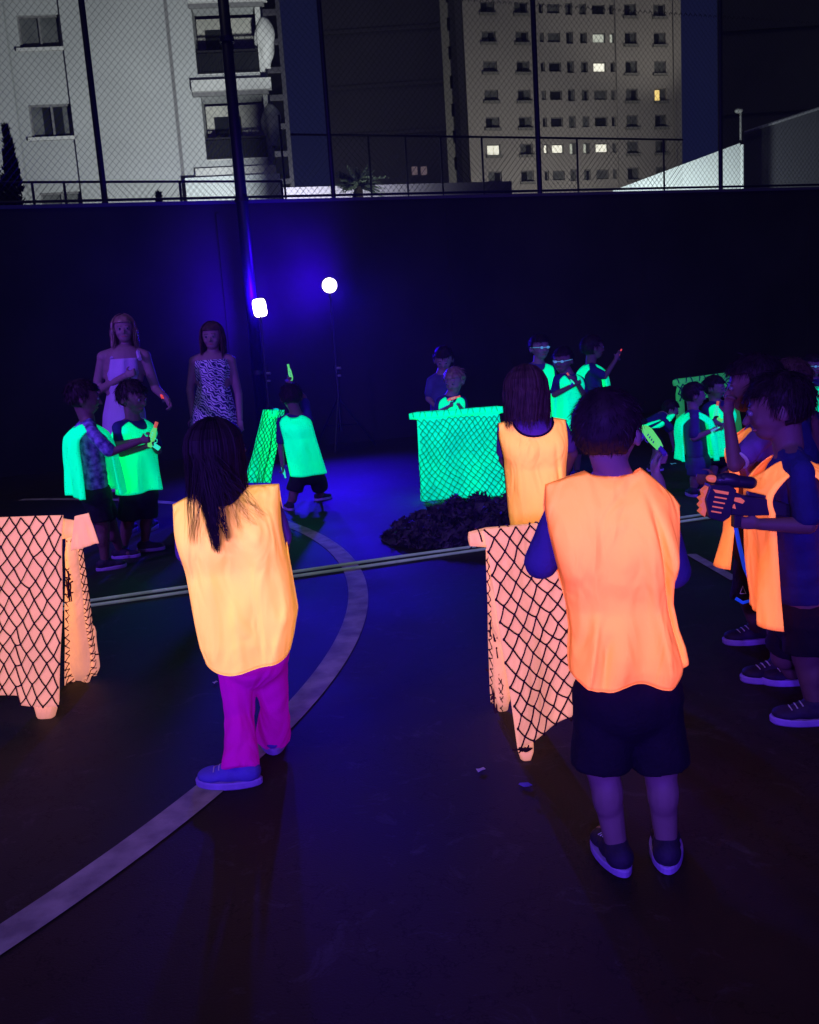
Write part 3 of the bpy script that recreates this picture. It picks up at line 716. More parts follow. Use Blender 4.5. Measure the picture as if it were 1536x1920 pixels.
# ------------------------------------------------------------ people
def Rz(a): return Matrix.Rotation(a, 3, 'Z')
def hand(mb, wr, d, s, L, curl, side=1):
    """palm and five fingers; d = pointing direction, s = thumb side, L = hand length"""
    d = d.normalized(); s = (s - d * s.dot(d)).normalized(); nrm = d.cross(s)
    pc = wr + d * L * .28
    R = Matrix((s, d, nrm)).transposed()
    mb.ell(pc, (L * .20, L * .30, L * .10), R, 12, 8)
    for k, (o, ln) in enumerate(((.15, .40), (.05, .45), (-.05, .42), (-.145, .33))):
        b = wr + d * L * .50 + s * L * o; r = L * .048
        a1 = curl * .5 + .04 * k; a2 = curl * 1.15 + .08 * k; a3 = curl * 1.8 + .1 * k
        p1 = b + (d * math.cos(a1) + nrm * math.sin(a1)) * L * ln * .42
        p2 = p1 + (d * math.cos(a2) + nrm * math.sin(a2)) * L * ln * .33
        p3 = p2 + (d * math.cos(a3) + nrm * math.sin(a3)) * L * ln * .25
        mb.cap(b - d * L * .08, p1, r * 1.1, r, 8).cap(p1, p2, r, r * .92, 8).cap(p2, p3, r * .92, r * .8, 8)
    t0 = wr + d * L * .14 + s * L * .14; t1 = t0 + (d * .6 + s * .75 + nrm * .25).normalized() * L * .24; t2 = t1 + (d * .9 + s * .1 + nrm * .5 * min(1, curl)).normalized() * L * .2
    mb.cap(t0, t1, L * .065, L * .055, 8).cap(t1, t2, L * .055, L * .045, 8)

def bib(root, mat, zc, prof, y_ax, x_ax, O, za, zneck, zsh, un=.42, depth=.10, open_side=0.0, folds=(), seed=1, name='bib', trim=None, amp=.006, hemf=None, neckdrop=(.035, .07), res=56, yc=None, zshr=None, label=None, wr_scale=1.0):
    """front and back panel joined on the shoulders. prof: (z, xl, xr, depth) from hem up, in metres along x_ax"""
    zs_ = [p[0] for p in prof]
    xl = lambda z: float(np.interp(z, zs_, [p[1] for p in prof])); xr = lambda z: float(np.interp(z, zs_, [p[2] for p in prof]))
    dp = lambda z: float(np.interp(z, zs_, [p[3] for p in prof]))
    zhem = zs_[0]; zshr = zsh if zshr is None else zshr
    mb = MB(); nu, nv = res, res; edges = []
    for side in (-1, 1):        # -1 back, 1 front (along y_ax)
        vs = []; 
        for i in range(nu + 1):
            u = -1 + 2 * i / nu
            us = math.copysign(abs(u) ** 1.0, u)
            ztip = zsh if u < 0 else zshr
            a = max(0, (abs(u) - un)) / (1 - un)
            ztop_ = zneck + (ztip - zneck) * a ** 1.15           # shoulder line
            zend = ztop_
            if abs(u) < un: zend = zneck - neckdrop[0 if side < 0 else 1] * math.sqrt(max(0, 1 - (abs(u) / un) ** 2.2))
            zh = zhem + (hemf(u, side) if hemf else .006 * math.sin(3.1 * u + seed))
            for j in range(nv + 1):
                v_ = j / nv; v_ = v_ ** .92
                z = zh + (zend - zh) * v_
                X = xl(z) + (xr(z) - xl(z)) * (us + 1) / 2
                D = dp(z)
                shp = max(0, 1 - abs(u) ** (5 if res > 60 else 2.6)) ** (1 / 2.2)
                if z > za: 
                    t = min(1, (z - za) / max(.01, ztop_ - za)); g = .035 * math.sin(math.pi * min(1, t)) ** 1.6
                    fac = math.sqrt(max(0, 1 - t ** 3.2))
                else: t = 0; g = 0; fac = 1
                g = max(g, open_side * min(1, (1 - t) * 3)) if open_side else g
                y = side * (g + (D * fac) * (shp if not open_side else (.55 + .45 * shp)))
                w = 0
                low = 1 - min(1, max(0, (z - zhem) / max(.01, (zneck - zhem))))
                am = amp * (.6 + 1.3 * low) * wr_scale
                w += am * math.sin(22 * X + 5 * z + seed + side) + am * .6 * math.sin(41 * X - 9 * z + 2 * seed)
                w += am * 1.6 * noise.noise(Vector((X * 6 + seed, z * 2.2, side * 3)))
                for (fx0, fz0, fx1, fz1, fw, fa, fs) in folds:
                    if fs != side: continue
                    tt = ((z - fz0) / (fz1 - fz0)) if abs(fz1 - fz0) > 1e-6 else 0
                    if -.15 < tt < 1.15:
                        xc = fx0 + (fx1 - fx0) * tt; e = math.exp(-((X - xc) / fw) ** 2) * max(0, math.sin(math.pi * (tt + .15) / 1.3))
                        w += fa * e * 1.15
                edge = min(1, (1 - abs(u)) * 6 + .25)
                y += w * edge * (1 if fac > .3 else fac / .3) * side
                vs.append(O + x_ax * X + y_ax * (y + (yc(z) if yc else 0)) + Vector((0, 0, z)))
        n0 = len(mb.v); fs_2 = []
        for i in range(nu):
            for j in range(nv):
                f = (i * (nv + 1) + j, (i + 1) * (nv + 1) + j, (i + 1) * (nv + 1) + j + 1, i * (nv + 1) + j + 1)
                fs_2.append(f if side < 0 else f[::-1])
        mb.add(vs, fs_2)
        if trim:
            edges.append([vs[i * (nv + 1) + nv] + y_ax * side * .003 for i in range(nu + 1) if abs(-1 + 2 * i / nu) <= un + .02])
            for i in (0, nu): edges.append([vs[i * (nv + 1) + j] for j in range(nv + 1)])
    o = mb.build(name, mat, root, smooth=True, solid=.003)
    if res > 60:
        hb = MB(); m1 = (nu + 1) * (nv + 1)
        for sd_ in (0, 1):
            for jj in (0, 3): hb.tube([Vector(mb.v[sd_ * m1 + i * (nv + 1) + jj]) + y_ax * (.001 if sd_ else -.001) for i in range(nu + 1)], .0016 if jj == 0 else .0007, 5)
        hb.build('hem', mat, o, smooth=True)
    if label: o['label'] = label
    if trim:
        tb = MB()
        for e in edges: tb.tube(e, .0055, 6)
        tb.build('binding', trim, o, smooth=True)
    return o

def strand_hair(mb, C, R, hr, n, seed, length=.38, w=.018, zmin=-.45):
    g = random.Random(seed)
    for i in range(n):
        while True:
            v = Vector((g.gauss(0, 1), g.gauss(0, 1), g.gauss(0, 1))).normalized()
            if v.z < zmin: continue
            if v.y > .30 and v.z < .42 - .0 * v.x: continue
            if v.z < -.25 and v.y > -.25: continue
            if abs(v.x) > .75 and v.z < -.12 and v.y > -.15: continue
            break
        p = Vector((v.x * .77 * hr, v.y * .93 * hr - .10 * hr, v.z * .84 * hr + .20 * hr))
        crown = Vector((.1, -.35, .94))
        tan = (v - crown); tan = (tan - v * tan.dot(v)); tan = tan.normalized() if tan.length > .05 else Vector((1, 0, 0))
        d = (tan + v * g.uniform(.15, .5) + Vector((g.gauss(0, .25), g.gauss(0, .25), g.gauss(0, .2)))).normalized()
        L = hr * length * g.uniform(.6, 1.2)
        pts = [p, p + d * L * .5, p + d * L + (tan * .4 - v * .35) * L * .4]
        mb.ribbon([C + R @ q for q in pts], hr * w, R @ (v + Vector((g.gauss(0, .4), g.gauss(0, .4), g.gauss(0, .4)))))

def long_hair(mb, C, R, hr, n, seed, fall, spread=2.4, w=.02, wave=.03, target=None, pull=.0, zvar=.12, lift=1.0):
    """strands from the crown over the head and down; fall(phi) = how far below the head centre they end (in hr)"""
    g = random.Random(seed)
    for i in range(n):
        phi = g.uniform(-spread, spread)   # 0 = straight back
        dx, dy = math.sin(phi), -math.cos(phi)
        e = fall(phi) * (1 + g.gauss(0, zvar)); ph = g.random() * 6.28; k = g.uniform(.95, 1.10) * lift
        pts = []
        for j in range(5):
            th = .15 + j / 4 * 1.45; 
            pts.append(Vector((dx * math.sin(th) * .80 * hr * k, dy * math.sin(th) * .95 * hr * k - .10 * hr, math.cos(th) * .86 * hr * k + .20 * hr)))
        b = pts[-1].copy(); m_ = 9
        if -e * hr > b.z: e = -(b.z - .2 * hr) / hr
        for j in range(1, m_ + 1):
            t = j / m_; z = b.z + (-e * hr - b.z) * t
            q = Vector((b.x + wave * hr * math.sin(ph + 5 * t), b.y + wave * hr * math.cos(ph + 4 * t), z))
            if target is not None: q = q.lerp(Vector((target[0] * hr, target[1] * hr, z)), pull * t ** .8 * g.uniform(.8, 1.0))
            pts.append(q)
        mb.ribbon([C + R @ q for q in pts], hr * w, R @ Vector((dx + g.gauss(0, .5), dy + g.gauss(0, .5), .1)))

HAIR_N = {'near': 2600, 'mid': 700, 'far': 350}
def person(sp):
    Y = sp['Y']; q = sp.get('q', 'far'); vox = {'near': .0062, 'mid': .008, 'far': .010}[q]
    def J(t):
        dy = t[2] if len(t) > 2 else 0; return at(t[0], t[1], Y + dy)
    hc = J(sp['head']); hr = sp['hh'] * mpp(sp['head'][0], sp['head'][1], Y)
    nk = J(sp['neck']); sL_, sR_ = J(sp['shL']), J(sp['shR'])
    hL, hR = J(sp['hipL']), J(sp['hipR'])
    sc = sp.get('sc', (nk.z - 0) / 1.0)
    sc = sp['scale'] if 'scale' in sp else hr / .092
    root = empty('person', ((hL.x + hR.x) / 2, Y, 0), sp['label'], 'person', sp.get('group'))
    skin = MAT[sp.get('skin', 'skin')]
    Rh = Rz(math.radians(sp['yaw'])) @ Matrix.Rotation(-math.radians(sp.get('pitch', 8)), 3, 'X') @ Matrix.Rotation(math.radians(sp.get('tilt', 0)), 3, 'Y')
    H = lambda x, y, z: hc + Rh @ (Vector((x, y, z)) * hr)
    mb = MB()
    # head
    mb.ell(H(0, -.10, .16), Vector((.73, .86, .80)) * hr, Rh, 24, 16)
    mb.ell(H(0, .22, -.10), Vector((.60, .60, .66)) * hr, Rh, 20, 14)
    mb.ell(H(0, .32, -.52), Vector((.42, .42, .36)) * hr, Rh, 16, 12)
    mb.cap(H(0, .78, .02), H(0, .93, -.24), .07 * hr, .11 * hr, 8)
    for s_ in (-1, 1):
        mb.ell(H(s_ * .76, -.06, -.12), Vector((.08, .17, .25)) * hr, Rh, 10, 8); mb.ell(H(s_ * .24, .74, .17), Vector((.2, .07, .06)) * hr, Rh, 8, 6)
        mb.ell(H(s_ * .30, .55, -.25), Vector((.22, .2, .2)) * hr, Rh, 8, 6)
    mb.cap(H(0, -.15, -.45), nk, .42 * hr, .44 * hr, 16)
    # torso
    wx = (sR_ - sL_); wx.z = 0; sw = wx.length; wx.normalize(); fy = Vector((-wx.y, wx.x, 0))
    pel = (hL + hR) / 2; shc = (sL_ + sR_) / 2; ht = (hR - hL); ht.z = 0; hw_ = ht.length / 2; hx = ht.normalized()
    Rt = Matrix((wx, fy, Vector((0, 0, 1)))).transposed(); Rp = Matrix((hx, Vector((-hx.y, hx.x, 0)), Vector((0, 0, 1)))).transposed()
    k = sc * .092 / .092
    ar = .034 * sc; dpt = .078 * sc
    nt_ = 7
    for i in range(nt_):
        t = .12 + .88 * i / (nt_ - 1); c = pel.lerp(shc, t * .93); w_ = (hw_ + .055 * sc) * (1 - t) + (sw / 2 - .005) * t
        if .25 < t < .6: w_ *= .93
        mb.ell(c, (w_, dpt * (1.05 if t < .2 else .98), .10 * sc), Rt if t > .3 else Rp, 18, 10)
    mb.cap(nk, sL_, .035 * sc, ar * 1.15, 12).cap(nk, sR_, .035 * sc, ar * 1.15, 12)
    mb.cap(nk, shc - Vector((0, 0, .03 * sc)), .045 * sc, .05 * sc, 12)
    # arms
    arms = {}
    for S, sh in (('L', sL_), ('R', sR_)):
        el = J(sp['el' + S]) if 'el' + S in sp else sh + Vector((0, 0, -.19 * sc)) + wx * (.02 if S == 'R' else -.02)
        wr = J(sp['wr' + S]) if 'wr' + S in sp else el + Vector((0, 0, -.17 * sc)) + fy * .05 * sc
        arms[S] = (sh, el, wr)
        mb.cap(sh, el, ar * 1.05, ar * .82, 12).cap(el, wr, ar * .84, ar * .58, 12)
        hd = (wr - el).normalized()
        if 'hd' + S in sp: hd = Vector(sp['hd' + S]).normalized()
        th = Vector(sp.get('th' + S, (0, 0, 1)))
        if abs(th.normalized().dot(hd)) > .95: th = wx
        hand(mb, wr, hd, th, .115 * sc, sp.get('curl', 1.0))
    # legs
    legs = {}
    for S, hp in (('L', hL), ('R', hR)):
        an = J(sp['an' + S]) if 'an' + S in sp else Vector((hp.x, Y + (.03 if S == 'L' else -.03), .06 * sc))
        if 'an' + S in sp: an.z = max(an.z, .055 * sc)
        kn = J(sp['kn' + S]) if 'kn' + S in sp else hp.lerp(an, .52) + fy * .012
        legs[S] = (hp, kn, an)
        thin = .72 if sp.get('legwear') == 'trousers' else 1
        mb.cap(hp, kn, .062 * sc * thin, .046 * sc * thin, 14).cap(kn, an, .043 * sc * thin, .028 * sc, 14)
        if thin == 1: mb.ell(kn.lerp(an, .3) - fy * .008 * sc, (.041 * sc, .043 * sc, .075 * sc), None, 12, 10)
        if thin == 1: mb.ell(kn, (.045 * sc, .045 * sc, .05 * sc), None, 12, 8)
        fa_ = math.radians(sp.get('ft' + S, sp.get('byaw', 0))); fd_ = Rz(fa_) @ Vector((0, 1, 0))
        mb.cap(an, Vector((an.x, an.y, .035 * sc)), .028 * sc, .03 * sc, 10); mb.cap(Vector((an.x, an.y, .035 * sc)), Vector((an.x, an.y, .03 * sc)) + fd_ * .11 * sc, .028 * sc, .022 * sc, 10)
    body = mb.build('body', skin, root, smooth=True, remesh=vox, sm=3)
    # face
    for s_ in (-1, 1):
        e = MB().ell(H(s_ * .26, .76, .02), Vector((.115, .09, .085)) * hr, Rh, 12, 8).build('eye', MAT['eye_white'], root, smooth=True)
        MB().ell(H(s_ * .26, .835, .02), Vector((.055, .03, .06)) * hr, Rh, 10, 6).build('iris', MAT['strap_black'], e, smooth=True)
        MB().cap(H(s_ * .14, .80, .22), H(s_ * .40, .74, .20), .022 * hr, .015 * hr, 6).build('eyebrow', MAT[sp.get('hairm', 'hair')], root)
    MB().ell(H(0, .70, -.50), Vector((.20, .09, .055)) * hr, Rh, 12, 6).build('mouth', MAT['lips'], root, smooth=True)
    # hair
    hm = MAT[sp.get('hairm', 'hair')]; kind = sp.get('hair', 'short'); mb = MB()
    cap_ = MB(); n_, m_ = 36, 24; vs = []; 
    for j in range(m_ + 1):
        th = math.pi * j / m_ * .80
        for i in range(n_):
            ph = 2 * math.pi * i / n_; v = Vector((math.sin(th) * math.sin(ph), math.sin(th) * math.cos(ph), math.cos(th)))
            front = max(0, v.y)
            kz = 1 + .05 * noise.noise(v * 4 + Vector((sp['head'][0], 0, 0))) + .02 * noise.noise(v * 11)
            vs.append(Vector((v.x * .79 * kz, v.y * .95 * kz - .10, v.z * .86 * kz + .20)))
    fs = []
    for j in range(m_):
        for i in range(n_):
            idx = (j * n_ + i, j * n_ + (i + 1) % n_, (j + 1) * n_ + (i + 1) % n_, (j + 1) * n_ + i)
            c = sum((vs[t] for t in idx), Vector()) / 4
            if c.y > .22 and c.z < .50: continue
            if c.z < sp.get('nape', -.48): continue
            if c.z < -.1 and c.y > -.15: continue
            if abs(c.x) > .55 and c.z < .10 and c.y > -.20: continue
            fs.append(idx)
    cap_.add([H(*v) for v in vs], fs); hro = cap_.build('hair', hm, root, smooth=True, solid=.05 * hr)
    if kind == 'short': strand_hair(mb, hc, Rh, hr, HAIR_N[q], int(sp['head'][0]), sp.get('hl', .34), .014 if q == 'near' else .03, sp.get('nape', -.48) - .05)
    else:
        kw = dict(sp.get('hairkw', {})); fl_ = kw.get('fall', lambda p: 1.3); lf_ = kw.get('lift', 1); spd = kw.get('spread', 2.1) * .96
        vs2 = []; f2 = []; na, nz_ = 28, 14
        for i in range(na + 1):
            ph = -spd + 2 * spd * i / na
            for j in range(nz_ + 1):
                z = .30 - (.30 + fl_(ph) * .86) * j / nz_; kk = .97 * lf_ * (1 + .03 * math.sin(7 * ph + 5 * z))
                vs2.append(H(math.sin(ph) * .79 * kk, -math.cos(ph) * .94 * kk - .10, z))
        for i in range(na):
            for j in range(nz_): f2.append((i * (nz_ + 1) + j, (i + 1) * (nz_ + 1) + j, (i + 1) * (nz_ + 1) + j + 1, i * (nz_ + 1) + j + 1))
        MB().add(vs2, f2).build('hair_underlayer', hm, hro, smooth=True, solid=.002)
        kw['w'] = kw.get('w', .02) * .6; long_hair(mb, hc, Rh, hr, HAIR_N[q], int(sp['head'][0]), kw.pop('fall', lambda p: 1.3), **kw)
        for (n_s, ph0, ph1, fl, tg) in sp.get('locks', ()):
            g = random.Random(n_s)
            for i in range(n_s * 2):
                tl = Rh.transposed() @ Vector((tg[0], tg[1], 0)); sub = MB(); long_hair(sub, hc, Rh, hr, 1, g.randint(0, 9999), lambda p: fl * g.uniform(.88, 1.0), spread=.9, w=.012, target=(tl.x + g.gauss(0, .10), tl.y), pull=1.0, zvar=0)
                mb.add(sub.v, sub.f)
    mb.build('hair_strands', hm, hro)
    # shirt
    if sp.get('shirt'):
        mb = MB(); e = .010 * sc
        for i in range(nt_):
            t = .22 + .78 * i / (nt_ - 1); c = pel.lerp(shc, t * .93); w_ = (hw_ + .055 * sc) * (1 - t) + (sw / 2 - .005) * t
            mb.ell(c, (w_ + e, dpt + e, .10 * sc), Rt if t > .3 else Rp, 18, 10)
        mb.cap(nk - Vector((0, 0, .01)), sL_, .040 * sc, ar * 1.3, 12).cap(nk - Vector((0, 0, .01)), sR_, .040 * sc, ar * 1.3, 12)
        fr_ = sp.get('sleeve', .75)
        for S in 'LR':
            sh, el, wr = arms[S]; e1 = sh.lerp(el, min(1, fr_)); mb.cap(sh, e1, ar * 1.24, ar * 1.30, 14, False if fr_ > 1 else False)
            if fr_ > 1: mb.cap(el, el.lerp(wr, fr_ - 1), ar * 1.3, ar * 1.0, 14)
            if 'cuff' in sp and S in sp['cuff']:
                dd_ = (el - sh).normalized(); c_ = e1 + dd_ * ar * 1.05
                MB().cap(c_, c_ + dd_ * .008, ar * 1.12, ar * 1.08, 18, True).build('cuff_stripe', MAT['paper'], root)
        so = mb.build('shirt', MAT[sp['shirt']], root, smooth=True, remesh=vox, sm=3)
        displace(so, .0035, 16, sp['head'][0])
    # shorts or trousers
    if sp.get('legwear', 'shorts'):
        lw = sp.get('legwear', 'shorts'); mb = MB()
        mb.ell(pel + Vector((0, 0, -.01 * sc)), (hw_ + .080 * sc, .102 * sc, .12 * sc), Rp, 20, 12)
        for S in 'LR':
            hp, kn, an = legs[S]; fl = sp.get('flare', 1)
            if lw == 'shorts':
                e1 = hp.lerp(kn, sp.get('slen', .95)); mb.cap(hp, e1, .074 * sc, .078 * sc * fl, 20, True)
            else:
                mb.cap(hp, kn, .074 * sc, .054 * sc, 18); mb.cap(kn, an + Vector((0, 0, -.01)), .052 * sc, .068 * sc * fl, 20, True)
        so = mb.build('shorts' if lw == 'shorts' else 'trousers', MAT[sp.get('legmat', 'dark_shorts')], root, smooth=True, remesh=vox * 1.0, sm=5)
        displace(so, .007, 11, sp['head'][0] + 9)
    # shoes
    if sp.get('shoes', True):
        for S in 'LR':
            hp, kn, an = legs[S]; fa_ = math.radians(sp.get('ft' + S, sp.get('byaw', 0)))
            shoe(root, an, fa_, .185 * sc * sp.get('shoek', 1), MAT[sp.get('shoem', 'shoe_dark')], q, sc)
            if sp.get('socks'): MB().cap(an + Vector((0, 0, .075 * sc)), an, .036 * sc, .034 * sc, 14).build('sock', MAT['sock'], root, smooth=True)
    if 'bib' in sp:
        b = sp['bib']; mat = MAT[b['mat']]; mid = (nk + pel) / 2
        if 'pix' in b:     # outline measured in the photo for near people: (py, px_left, px_right, depth)
            O = Vector((nk.x, Y, 0)); prof = []
            for (py, xl_, xr_, dd_) in b['pix']:
                PL, PR = at(xl_, py, Y - .3 * dd_), at(xr_, py, Y - .3 * dd_); PL.z = at(xl_, py, Y - .9 * dd_).z; PR.z = at(xr_, py, Y - .9 * dd_).z; prof.append(((PL.z + PR.z) / 2, PL.x - O.x, PR.x - O.x, dd_))
            prof.sort()
            xa, ya = Vector((1, 0, 0)), Vector((0, 1, 0))
            zn = at(*b['neckpx'], Y - .02).z; zl = at(*b['tipL'], Y).z; zr_ = at(*b['tipR'], Y).z; za = at(*b['armpx'], Y - .05).z
            folds = []
            for (x0, y0_, x1, y1_, w_, a_, s_) in b.get('folds', ()):
                p0, p1 = at(x0, y0_, Y), at(x1, y1_, Y); folds.append((p0.x - O.x, p0.z, p1.x - O.x, p1.z, w_, a_, s_))
            bib(root, mat, 0, prof, ya, xa, O, za, zn, zl, b.get('un', .42), folds=folds, seed=b.get('seed', 1), trim=MAT['trim'] if b.get('trim') else None, hemf=b.get('hemf'), zshr=zr_, neckdrop=b.get('drop', (.02, .06)), amp=b.get('amp', .006), res=72)
        else:
            xa, ya = wx, fy
            O = Vector((0, 0, 0)); base = pel.copy(); 
            L_ = b.get('len', .02)           # how far the hem hangs below the hips
            z0 = pel.z - L_; z1 = shc.z + .055 * sc; wdt = sw / 2 + .022 * sc; fl = b.get('flare', .012)
            dv = (shc - pel); dv /= max(.05, dv.z)
            yc = lambda z: 0; Dk = b.get('D', 1)
            prof = [(z0, -(wdt + fl), wdt + fl, .125 * sc * Dk), (z0 + (z1 - z0) * .5, -(wdt + fl * .3), wdt + fl * .3, .115 * sc * Dk), (z1 - .14 * sc, -wdt, wdt, .11 * sc), (z1, -wdt, wdt, .10 * sc)]
            ob = bib(root, mat, 0, prof, ya, xa, Vector((0, 0, 0)), z1 - .22 * sc, z1, z1 - .035 * sc, .42, open_side=b.get('open', 0) * sc, seed=int(sp['head'][0]) % 13, trim=MAT['trim'] if b.get('trim') else None, res=40, amp=.008, neckdrop=(.03 * sc, .07 * sc))
            # shear the bib along the spine so it follows a leaning torso
            ol = wloc(root)
            for ov in [ob] + list(ob.children):
                for v in ov.data.vertices:
                    zz = v.co.z + ol.z; off = pel + dv * (zz - pel.z); v.co.x += off.x; v.co.y += off.y
                for v in ov.data.vertices: pass
    if sp.get('dress'):
        d = sp['dress']; mb = MB(); rings = []
        for (py, pxl, pxr, dd_) in d['rings']:
            P, Q = at(pxl, py, Y), at(pxr, py, Y); c = (P + Q) / 2; c.y = Y; r = (Q - P).length / 2; rings.append((c, Vector((1, 0, 0)) * r, Vector((0, 1, 0)) * dd_))
        # densify
        R2 = []
        for i in range(len(rings) - 1):
            for k_ in range(6):
                t = k_ / 6; R2.append(tuple(Vector(rings[i][m]).lerp(Vector(rings[i + 1][m]), t) for m in range(3)))
        R2.append(rings[-1])
        mb.loft(R2, 48, True, lambda v, a: 1 + d.get('fold', .05) * v * math.sin(9 * a + 2) + .02 * v * math.sin(17 * a)); mb.build('dress', MAT[d['mat']], root, smooth=True)
        for (a_, b_) in d.get('straps', ()):
            MB().tube([at(a_[0], a_[1], Y + a_[2]), at((a_[0] + b_[0]) / 2, (a_[1] + b_[1]) / 2 - 3, Y + (a_[2] + b_[2]) / 2), at(b_[0], b_[1], Y + b_[2])], .018, 6).build('strap', MAT[d['mat']], root)
    if sp.get('mask'):
        mb = MB()
        for s_ in (-1, 1): mb.ell(H(s_ * .27, .86, .04), Vector((.15, .04, .10)) * hr, Rh, 12, 8)
        mb.cap(H(-.1, .9, .05), H(.1, .9, .05), .03 * hr, .03 * hr, 6)
        for s_ in (-1, 1): mb.cap(H(s_ * .45, .80, .06), H(s_ * .78, -.05, .05), .03 * hr, .03 * hr, 6)
        mb.build('glasses', MAT[sp['mask']], root, smooth=True)
    return root, dict(H=H, arms=arms, legs=legs, sc=sc, J=J, hr=hr)

def displace(o, amp, freq, seed):
    me = o.data; n = len(me.vertices); co = np.zeros(n * 3); me.vertices.foreach_get('co', co); nr = np.zeros(n * 3); me.vertex_normals.foreach_get('vector', nr)
    co = co.reshape(-1, 3); nr = nr.reshape(-1, 3); k = np.zeros(n)
    for i in range(n):
        x, y, z = co[i] * freq; x += seed
        k[i] = noise.noise((x, y, z * .45)) + .4 * noise.noise((x * 2.3, y * 2.3, z * 2.3))
    co += nr * (amp * k)[:, None]; me.vertices.foreach_set('co', co.ravel()); me.update()
def shoe(root, an, a, L, mat, q, sc):
    R = Rz(a); O = Vector((an.x, an.y, 0)); T = lambda x, y, z: O + R @ (Vector((x, y, z)) * L)
    mb = MB(); e = lambda x, y, z, rx, ry, rz: mb.ell(T(x, y, z), (rx * L, ry * L, rz * L), R, 14, 10)
    e(0, -.10, .22, .20, .24, .20); e(0, .15, .20, .20, .30, .17); e(0, .45, .17, .22, .26, .12); e(0, .02, .36, .175, .19, .12)
    up = mb.build('shoe', mat, root, smooth=True, remesh=.006 if q == 'near' else .009, sm=3)
    out = []
    for i in range(28):
        t = 2 * math.pi * i / 28; y = math.cos(t); x = math.sin(t); wdt = .235 + .03 * y
        out.append((x * wdt * (1 - .0 * y), .20 + y * (.54 if y > 0 else .55)))
    lay = [(.0, .93), (.02, .99), (.10, 1.0), (.125, .96)]
    vs = []; fs = []
    for (z, k) in lay:
        for (x, y) in out: vs.append(T(x * k, .2 + (y - .2) * k, z + (.05 * max(0, y - .45) if z > 0 else .0)))
    n = 28
    for j in range(3):
        for i in range(n): fs.append((j * n + i, j * n + (i + 1) % n, (j + 1) * n + (i + 1) % n, (j + 1) * n + i))
    fs.append(tuple(range(n))[::-1]); fs.append(tuple(3 * n + i for i in range(n)))
    MB().add(vs, fs).build('sole', MAT['sole'], up, smooth=False)
    if q == 'near':
        mb = MB()
        for k in range(3): mb.tube([T(-.12, .22 + .09 * k, .335 - .035 * k), T(0, .24 + .09 * k, .37 - .035 * k), T(.12, .22 + .09 * k, .335 - .035 * k)], .012 * L, 5)
        mb.build('laces', MAT['paper'], up)

# ------------------------------------------------------------ toy blasters
def blaster(P, d, L, label, main='plastic_green', tip='plastic_orange', grip='plastic_violet', up=Vector((0, 0, 1)), group='glowing toy blasters'):
    d = d.normalized(); s = d.cross(up)
    s = s.normalized() if s.length > .05 else Vector((1, 0, 0)); u = s.cross(d)
    o = empty('toy_blaster', P, label, 'toy gun', group)
    o.matrix_world = Matrix(((d.x, s.x, u.x, P.x), (d.y, s.y, u.y, P.y), (d.z, s.z, u.z, P.z), (0, 0, 0, 1)))
    b = MB().add([(x * L, y * L, z * L) for y in (-.06, .06) for (x, z) in ((-.25, -.02), (-.25, .09), (-.1, .14), (.25, .13), (.38, .09), (.38, .0), (.1, -.04))],
                 [tuple(range(7)), tuple(range(13, 6, -1))] + [(i, 7 + i, 7 + (i + 1) % 7, (i + 1) % 7) for i in range(7)])
    b.build('body', MAT[main], o, local=True, bevel=.012 * L)
    MB().cap((.36 * L, 0, .05 * L), (.56 * L, 0, .05 * L), .05 * L, .055 * L, 14, True).build('barrel_tip', MAT[tip], o, local=True)
    MB().box((-.17 * L, 0, -.14 * L), (.13 * L, .09 * L, .26 * L), Matrix.Rotation(.3, 3, 'Y')).build('grip', MAT[grip], o, local=True, bevel=.01 * L)
    mb = MB()
    for k in range(4): mb.box((L * (.0 + .07 * k), 0, .06 * L), (.025 * L, .135 * L, .05 * L))
    mb.build('vent', MAT[grip], o, local=True)
    mb = MB(); mb.tube([(-.08 * L, 0, -.05 * L), (-.04 * L, 0, -.13 * L), (.04 * L, 0, -.12 * L), (.06 * L, 0, -.04 * L)], .012 * L, 6); mb.build('trigger_guard', MAT[grip], o, local=True)
    return o

